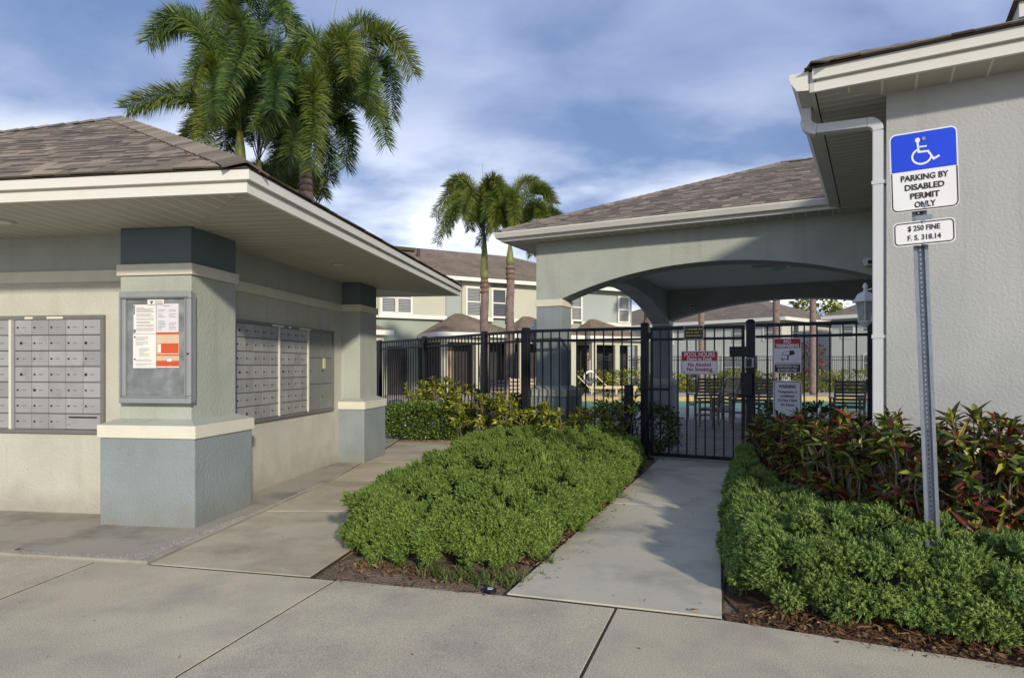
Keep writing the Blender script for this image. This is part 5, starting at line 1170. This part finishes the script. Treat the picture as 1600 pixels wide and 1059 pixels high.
for k in range(3):
    a = k*2.1; dm_.face([(0,0,0),(.018*math.cos(a-.5),.018*math.sin(a-.5),.018),(.045*math.cos(a),.045*math.sin(a),.012),(.02*math.cos(a+.5),.02*math.sin(a+.5),.02)], .3*k+.1)
DEADM = dm_.mesh('dead_leaf', RUST)
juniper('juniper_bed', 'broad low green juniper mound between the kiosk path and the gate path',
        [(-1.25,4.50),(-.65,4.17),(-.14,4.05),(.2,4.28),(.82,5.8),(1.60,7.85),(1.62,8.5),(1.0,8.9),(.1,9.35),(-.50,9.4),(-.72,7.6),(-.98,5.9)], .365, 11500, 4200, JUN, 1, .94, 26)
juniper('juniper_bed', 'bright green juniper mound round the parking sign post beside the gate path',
        [(1.26,3.55),(1.55,3.26),(1.95,3.05),(2.4,2.83),(3.3,2.38),(3.7,2.75),(2.9,3.3),(2.5,3.85),(2.2,4.7),(2.32,6.0),(2.85,7.5),(2.78,7.85),(2.58,7.3),(2.02,5.9),(1.53,4.4)], .35, 9000, 3600, JUNR, 2, .88, 12)

# ------------------------------------------------------------------ croton shrubs
def leaf_mesh(ln, wd, curl):
    mb = MB(); n = 6; prev = None
    for i in range(n+1):
        t = i/n; x = ln*t; w = wd*math.sin(math.pi*min(1, t*.93+.04))**.8*.5+(.001 if i else 0); z = -curl*t*t*ln; up = abs(w)*.35
        cur = [(x,-w,z+up),(x,0,z),(x,w,z+up)]
        if prev: mb.face([prev[0],cur[0],cur[1],prev[1]]); mb.face([prev[1],cur[1],cur[2],prev[2]])
        prev = cur
    return mb.mesh('leaf', CRO, True)
LEAVES = [leaf_mesh(.13,.036,.30), leaf_mesh(.155,.040,.45), leaf_mesh(.10,.032,.2), leaf_mesh(.17,.034,.6)]
def croton(label, x, y, H, spread, seed, group, objs=True, nst=13, lean=(0,0), matl=None, lscale=1.0, lower=True):
    r2 = random.Random(seed); t = thing('croton_shrub', label, 'shrub', (x, y, 0), 0, group); sm = MB(); tips = []; low = []; matl = matl or CRO
    for k in range(nst):
        a = r2.uniform(0, 6.28); rr = spread*math.sqrt(r2.random()); bx, by = .10*math.cos(a), .10*math.sin(a); h = H*r2.uniform(.72,1.04)
        tx, ty = rr*math.cos(a)+lean[0], rr*math.sin(a)+lean[1]
        pts = [(bx,by,0),(bx+tx*.35+r2.gauss(0,.02),by+ty*.35+r2.gauss(0,.02),h*.32),(tx*.8+r2.gauss(0,.02),ty*.8+r2.gauss(0,.02),h*.66),(tx,ty,h-.07)]
        sm.tube(pts, [.0075,.0065,.005,.003], 5); tips.append((Vector(pts[3]), (Vector(pts[3])-Vector(pts[2])).normalized(), 1.0))
        m = Vector(pts[2]); d = Vector((r2.gauss(0,1), r2.gauss(0,1), .9)).normalized(); e = m+d*r2.uniform(.10,.2); sm.tube([m,(m+e)/2+Vector((0,0,-.01)),e], [.006,.005,.003], 4); tips.append((e, d, .9))
        m = (Vector(pts[2])+Vector(pts[3]))/2; d = Vector((r2.gauss(0,1), r2.gauss(0,1), .6)).normalized(); e = m+d*.06; tips.append((e, d, .85))
        if lower:
            for q_ in (.30, .55):
                m = Vector(pts[1]).lerp(Vector(pts[2]), q_); d = Vector((r2.gauss(0,1), r2.gauss(0,1)-.5, .5)).normalized(); e = m+d*r2.uniform(.04,.12); low.append((e, d, .9))
        if lower: 
            m = Vector(pts[1]); d = Vector((r2.gauss(0,1), r2.gauss(0,1), .7)).normalized(); e = m+d*r2.uniform(.1,.22); sm.tube([m,e], [.006,.003], 4); tips.append((e, d, .85))
    sm.build('stems', M['stem'], t)
    cnt = 0; extra = MB()
    r2.shuffle(tips)
    for (p, d, s) in tips+low:
        nl = r2.randint(7, 10)
        for j in range(nl):
            az = j*2.4+r2.random()*.5; el = r2.uniform(.15, 1.15) if j < nl-2 else 1.3; back = d*(-.012*j*.6)
            q = d.to_track_quat('Z','Y'); v = q @ Vector((math.cos(az)*math.cos(el), math.sin(az)*math.cos(el), math.sin(el)))
            if objs and cnt < 300:
                zax = (q @ Vector((0,0,1))-v*(q @ Vector((0,0,1))).dot(v)).normalized(); yax = zax.cross(v)
                Mx = Matrix((v, yax, zax)).transposed(); o = ob('leaf', r2.choice(LEAVES), t, p+back, Mx.to_euler()); k = s*lscale*r2.uniform(.75,1.1); o.scale = (k,k,k); cnt += 1
            else:
                leafquad(extra, p+back, v, d, .135*s*lscale*r2.uniform(.75,1.1), .036*lscale, r2.random()+.001, .25)
    if extra.f: extra.build('foliage', matl, t, kind='stuff')
    return t
RC = 'croton shrubs along the clubhouse wall'
right = [((2.84,6.75),.80,.22,'croton shrub with orange tips right beside the gate lock post'),((2.76,6.15),.84,.24,'croton shrub in front of the warning sign'),((2.68,5.6),.86,.25,'croton shrub just right of the warning sign'),
         ((2.60,5.1),.90,.25,'croton shrub below the dark slatted chair'),((2.56,4.62),.94,.24,'croton shrub at the foot of the downspout'),((2.68,4.15),.97,.24,'croton shrub between the downspout and the sign post'),
         ((2.80,3.78),1.0,.20,'croton shrub directly behind the sign post'),((3.02,3.62),.96,.20,'croton shrub just right of the sign post against the wall'),((3.22,3.46),.94,.20,'croton shrub with bare lower stems by the pale wall'),((3.42,3.30),.98,.20,'croton shrub cut by the right edge of the photo')]
for i, ((x, y), h, s, lb) in enumerate(right): croton(lb, x, y, h*1.05, s*1.05, 200+i, RC, True, 27, (-.06, -.03), lower=True, lscale=.86)
LC = 'sparse croton shrubs along the outside of the fence'
left = [((-1.75,12.2),.98,'yellow croton shrub behind the left end of the clipped hedge'),((-1.30,11.95),1.05,'yellow croton shrub behind the middle of the clipped hedge'),((-.85,11.3),.95,'yellow croton shrub behind the right end of the clipped hedge'),((-.40,10.7),.80,'croton shrub below the left palm trunk of the pair'),
        ((-.02,10.05),.86,'croton shrub beside the fence corner post'),((.35,9.62),.75,'sparse croton shrub just right of the corner post'),((.75,9.35),.68,'sparse croton shrub in front of the pavilion pillar base'),((1.12,9.12),.72,'sparse croton shrub behind the back of the juniper mound'),((1.42,8.98),.88,'pale stemmed croton shrub right beside the short black post')]
for i, ((x, y), h, lb) in enumerate(left): croton(lb, x+.02, y-.1, h*1.06, .30, 300+i, LC, False, 17 if i < 5 else 10, (0, 0), CROY, 1.0)

# ------------------------------------------------------------------ furniture round the pool
def slat_chair(label, x, y, rz, sc=1.0, m_=None, group='slatted patio chairs'):
    t = thing('patio_chair', label, 'chair', (x, y, 0), rz, group); m_ = m_ or M['wood']; w = .54*sc
    for i in range(8):   # reclined back of horizontal slats (chair seen from behind: back faces -y)
        z = .42+i*.075; yy = -.02-(z-.42)*.28; MB().box(-w/2,w/2,yy-.012,yy+.012,z*sc,(z+.05)*sc).build('back_slat', m_, t)
    for i in range(5): MB().box(-w/2,w/2,.02+i*.09,.09+i*.09,.40*sc,.42*sc).build('seat_slat', m_, t)
    for sx in (-1, 1):
        xx = sx*(w/2+.02)
        MB().extr([(xx-.018,-.005,.38*sc),(xx-.018,.03,.38*sc),(xx-.018,-.16,1.02*sc),(xx-.018,-.20,1.02*sc)][::-1], (.036,0,0)).build('back_post', m_, t)
        MB().box(xx-.02,xx+.02,.0,.045,0,.60*sc).build('leg', m_, t); MB().box(xx-.02,xx+.02,.43,.475,0,.60*sc).build('leg', m_, t)
        MB().box(xx-.04,xx+.04,-.06,.5,.60*sc,.625*sc).build('armrest', m_, t); MB().box(xx-.012,xx+.012,.0,.47,.34*sc,.39*sc).build('side_rail', m_, t)
    MB().box(-w/2,w/2,.005,.03,.10*sc,.15*sc).build('stretcher', m_, t)
    return t
x, y = 305/FOC*15.4, 15.4
slat_chair('grey slatted patio chair with its back to the gate, below the pool hours sign', x, y, .12, 1.02); slat_chair('grey slatted patio chair standing sideways behind the gate beside the table', 334/FOC*13.6, 13.6, 1.75, 1.0)
slat_chair('grey slatted patio chair right of the gate lock box', 389/FOC*14.6, 14.6, -.15, 1.02); slat_chair('dark slatted patio chair above the crotons beside the downspout', 527/FOC*13.6, 13.6, -.3, 1.0)
slat_chair('grey slatted patio chair facing the table beyond the gate', 360/FOC*16.2, 16.2, 3.0, 1.0)
def table(x, y):
    t = thing('patio_table', 'round grey slatted patio table between the chairs behind the gate', 'table', (x, y, 0), 0)
    for i in range(7): c = -.39+i*.13; h = math.sqrt(max(.0, .46**2-c*c)); MB().box(c-.06,c+.06,-h,h,.70,.725).build('top_slat', M['wood'], t)
    for (sx, sy) in ((1,1),(1,-1),(-1,1),(-1,-1)): MB().box(sx*.26-.025,sx*.26+.025,sy*.26-.025,sy*.26+.025,0,.70).build('leg', M['wood'], t)
    MB().box(-.28,.28,-.02,.02,.60,.66).build('apron', M['wood'], t)
table(352/FOC*15.0, 15.0)
def chaise(label, x, y, rz, m_):
    t = thing('chaise_lounge', label, 'lounger', (x, y, 0), rz, 'beige pool loungers on the far deck')
    MB().box(0,1.35,-.32,.32,.30,.35).build('seat', m_, t); MB().extr([(0,-.32,.33),(-.62,-.32,.95),(-.66,-.32,.92),(-.02,-.32,.29)], (0,.64,0)).build('backrest', m_, t)
    for (a, b) in ((.1,.28),(.1,-.28),(1.25,.28),(1.25,-.28)): MB().box(a-.025,a+.025,b-.025,b+.025,0,.30).build('leg', m_, t)
    MB().box(0,1.35,-.34,-.321,.26,.36).build('side_rail', m_, t); MB().box(0,1.35,.321,.34,.26,.36).build('side_rail', m_, t)
chaise('beige pool lounger with raised back, left one beyond the pool', 121/FOC*30, 30.0, -.1, M['beige']); chaise('beige pool lounger with raised back, right one beyond the pool', 150/FOC*30.4, 30.4, -.1, M['beige'])
lr = thing('life_ring', 'white life ring on a thin stand beside the pool loungers', 'life ring', (122/FOC*31, 31.0, 0), 0)
m = MB(); m.tube([(.27*math.cos(a),0,.78+.27*math.sin(a)) for a in [i*2*math.pi/20 for i in range(21)]], .06, 8, cap=False); m.build('ring', M['white'], lr, smooth=True); MB().tube([(0,.05,0),(0,.05,1.6)], .02, 6).build('stand', M['white'], lr)
slat_chair('light grey patio chair back behind the left fence corner', -14/FOC*14.2, 14.2, .1, 1.0, M['wood'], 'slatted patio chairs'); slat_chair('beige patio chair close behind the fence corner post', 10/FOC*13.4, 13.4, .5, 1.05, M['beige'], 'slatted patio chairs')
wb = thing('stone_planter', 'low white rounded planter behind the fence above the clipped hedge', 'planter', (-177/FOC*15.5, 15.5, 0), 0)
MB().lathe([(.24,0),(.30,.12),(.33,.30),(.31,.40),(.24,.47),(.1,.50)], 20).build('bowl', M['deck'], wb, smooth=True); MB().lathe([(.36,.30),(.36,.36),(.33,.40)], 20).build('rim', M['white'], wb, smooth=True)

# ------------------------------------------------------------------ small things on the ground
dk = thing('drain_cap', 'small dark round cap with pale centre lying in the soil by the gate path corner', 'cap', (*gpt(766, 921), 0), 0)
MB().lathe([(.036,-.01),(.036,.004),(.031,.009)], 18).build('body', M['rubber'], dk); MB().lathe([(.018,.008),(.017,.0105)], 14).build('centre_disc', M['sign_w'], dk); MB().lathe([(.008,.010),(.007,.012)], 10).build('hub', M['ink_blue'], dk)
def blades(seed):
    r2 = random.Random(seed); mb = MB()
    for k in range(7):
        a = r2.uniform(0,6.28); d = Vector((math.cos(a)*.6, math.sin(a)*.6, 1)).normalized(); ln = r2.uniform(.04,.09); s = d.cross(Vector((0,0,1))).normalized()*.003; m = d*ln*.6; e = d*ln+Vector((math.cos(a),math.sin(a),-.3))*ln*.35
        mb.face([s*-1, s, m+s*.8, m-s*.8], .5*r2.random()+.1); mb.face([m-s*.8, m+s*.8, e], .5*r2.random()+.1)
    return mb.mesh('grass_tuft', GRS)
r3 = random.Random(77); pts = []
def cluster(cx, cy, n, s): 
    for _ in range(n): pts.append(((cx+r3.gauss(0,s), cy+r3.gauss(0,s*.6), -.01), (0,0,r3.uniform(0,6.28)), r3.uniform(.6,1.3), r3.randrange(3)))
for (px, py, n, s) in ((625,885,10,.03),(700,900,26,.08),(730,905,20,.06),(800,905,26,.07),(775,915,14,.05),(850,878,8,.04),(660,895,8,.06),(570,885,6,.05)): cluster(*gpt(px, py), n, s)
scatter('grass_tufts', pts, [blades(i) for i in range(3)], GRS, label='small green grass tufts growing in the bare soil strip', cat='grass', kind='stuff')
def chip(a, b, seed):
    r2 = random.Random(seed); mb = MB(); mb.face([(0,0,.002),(a*.4,b*r2.uniform(.4,.7),.007),(a,0,.004),(a*.5,-b*r2.uniform(.4,.7),.006)], r2.random()+.001); return mb.mesh('chip', LIT)
pts = []
def strew(poly, n, z=0.0, s0=.5, s1=1.3):
    xs = [p[0] for p in poly]; ys = [p[1] for p in poly]; k = 0
    while k < n:
        x, y = r3.uniform(min(xs), max(xs)), r3.uniform(min(ys), max(ys))
        if inpoly(x, y, poly): pts.append(((x, y, z+r3.uniform(0,.008)), (r3.gauss(0,.35), r3.gauss(0,.35), r3.uniform(0,6.28)), r3.uniform(s0, s1), r3.randrange(4))); k += 1
strew([(1.14,3.33),(2.22,2.80),(3.6,2.05),(3.8,2.6),(2.4,2.98),(1.5,3.5)], 3000); strew([(1.6,4.6),(2.6,7.6),(3.3,7.9),(2.6,4.4),(3.4,3.9),(2.4,3.6)], 1500)
strew([(.15,4.1),(.9,5.9),(1.7,8.2),(1.9,8.9),(1.55,8.5),(.75,5.9),(.0,4.2)], 700); strew([(-1.15,4.3),(-.2,4.02),(.05,4.1),(-.1,3.85),(-1.15,4.1)], 260); strew([(-1.2,3.99),(-.06,3.70),(.05,3.95),(-1.15,4.3)], 90)
strew([(-2.1,10.95),(-.8,10.9),(-.6,11.2),(-2.1,11.2)], 260)
strew([(1.16,3.20),(2.22,2.66),(3.2,2.15),(2.22,2.80),(1.14,3.32)], 130, .004, .3, .9); strew([(-1.1,3.84),(-.1,3.58),(-.05,3.68),(-1.1,3.95)], 45, .004, .25, .8); strew([(.0,3.72),(.2,3.7),(1.75,7.6),(1.6,7.6)], 90, .008, .3, .8); strew([(-4,3.0),(2.2,2.0),(2.2,2.7),(-.2,3.6),(-2.4,4.15),(-4,4.3)], 70, .004, .15, .45); strew([(0,3.7),(1.05,3.4),(2.8,8.3),(2.1,8.9)], 60, .008, .2, .6); strew([(-2.3,4.3),(-1.3,4.1),(-.8,7.4),(-2.0,7.4)], 40, .006, .2, .5)
scatter('bark_litter', pts, [chip(.05,.02,1), chip(.035,.016,2), chip(.08,.012,3), chip(.025,.02,4)], LIT, label='brown bark chips and dry leaves strewn under the shrubs', cat='leaf litter', kind='stuff')
for (px, py, a, lb) in ((30,861,.5,'curled brown dry leaf lying on the kiosk pavement by the wall'),(962,800,1.2,'small dark dry leaf on the gate path by the juniper edge'),(1085,957,.2,'small dark dry leaf on the gate path near the sidewalk')):
    x, y = gpt(px, py); o = MB(); o.face([(-.03,0,.003),(-.01,.014,.010),(.03,.004,.004),(0,-.012,.012)], .4); o.build('dry_leaf', LIT, None, (x, y, .012), (0,0,a), label=lb, cat='leaf')
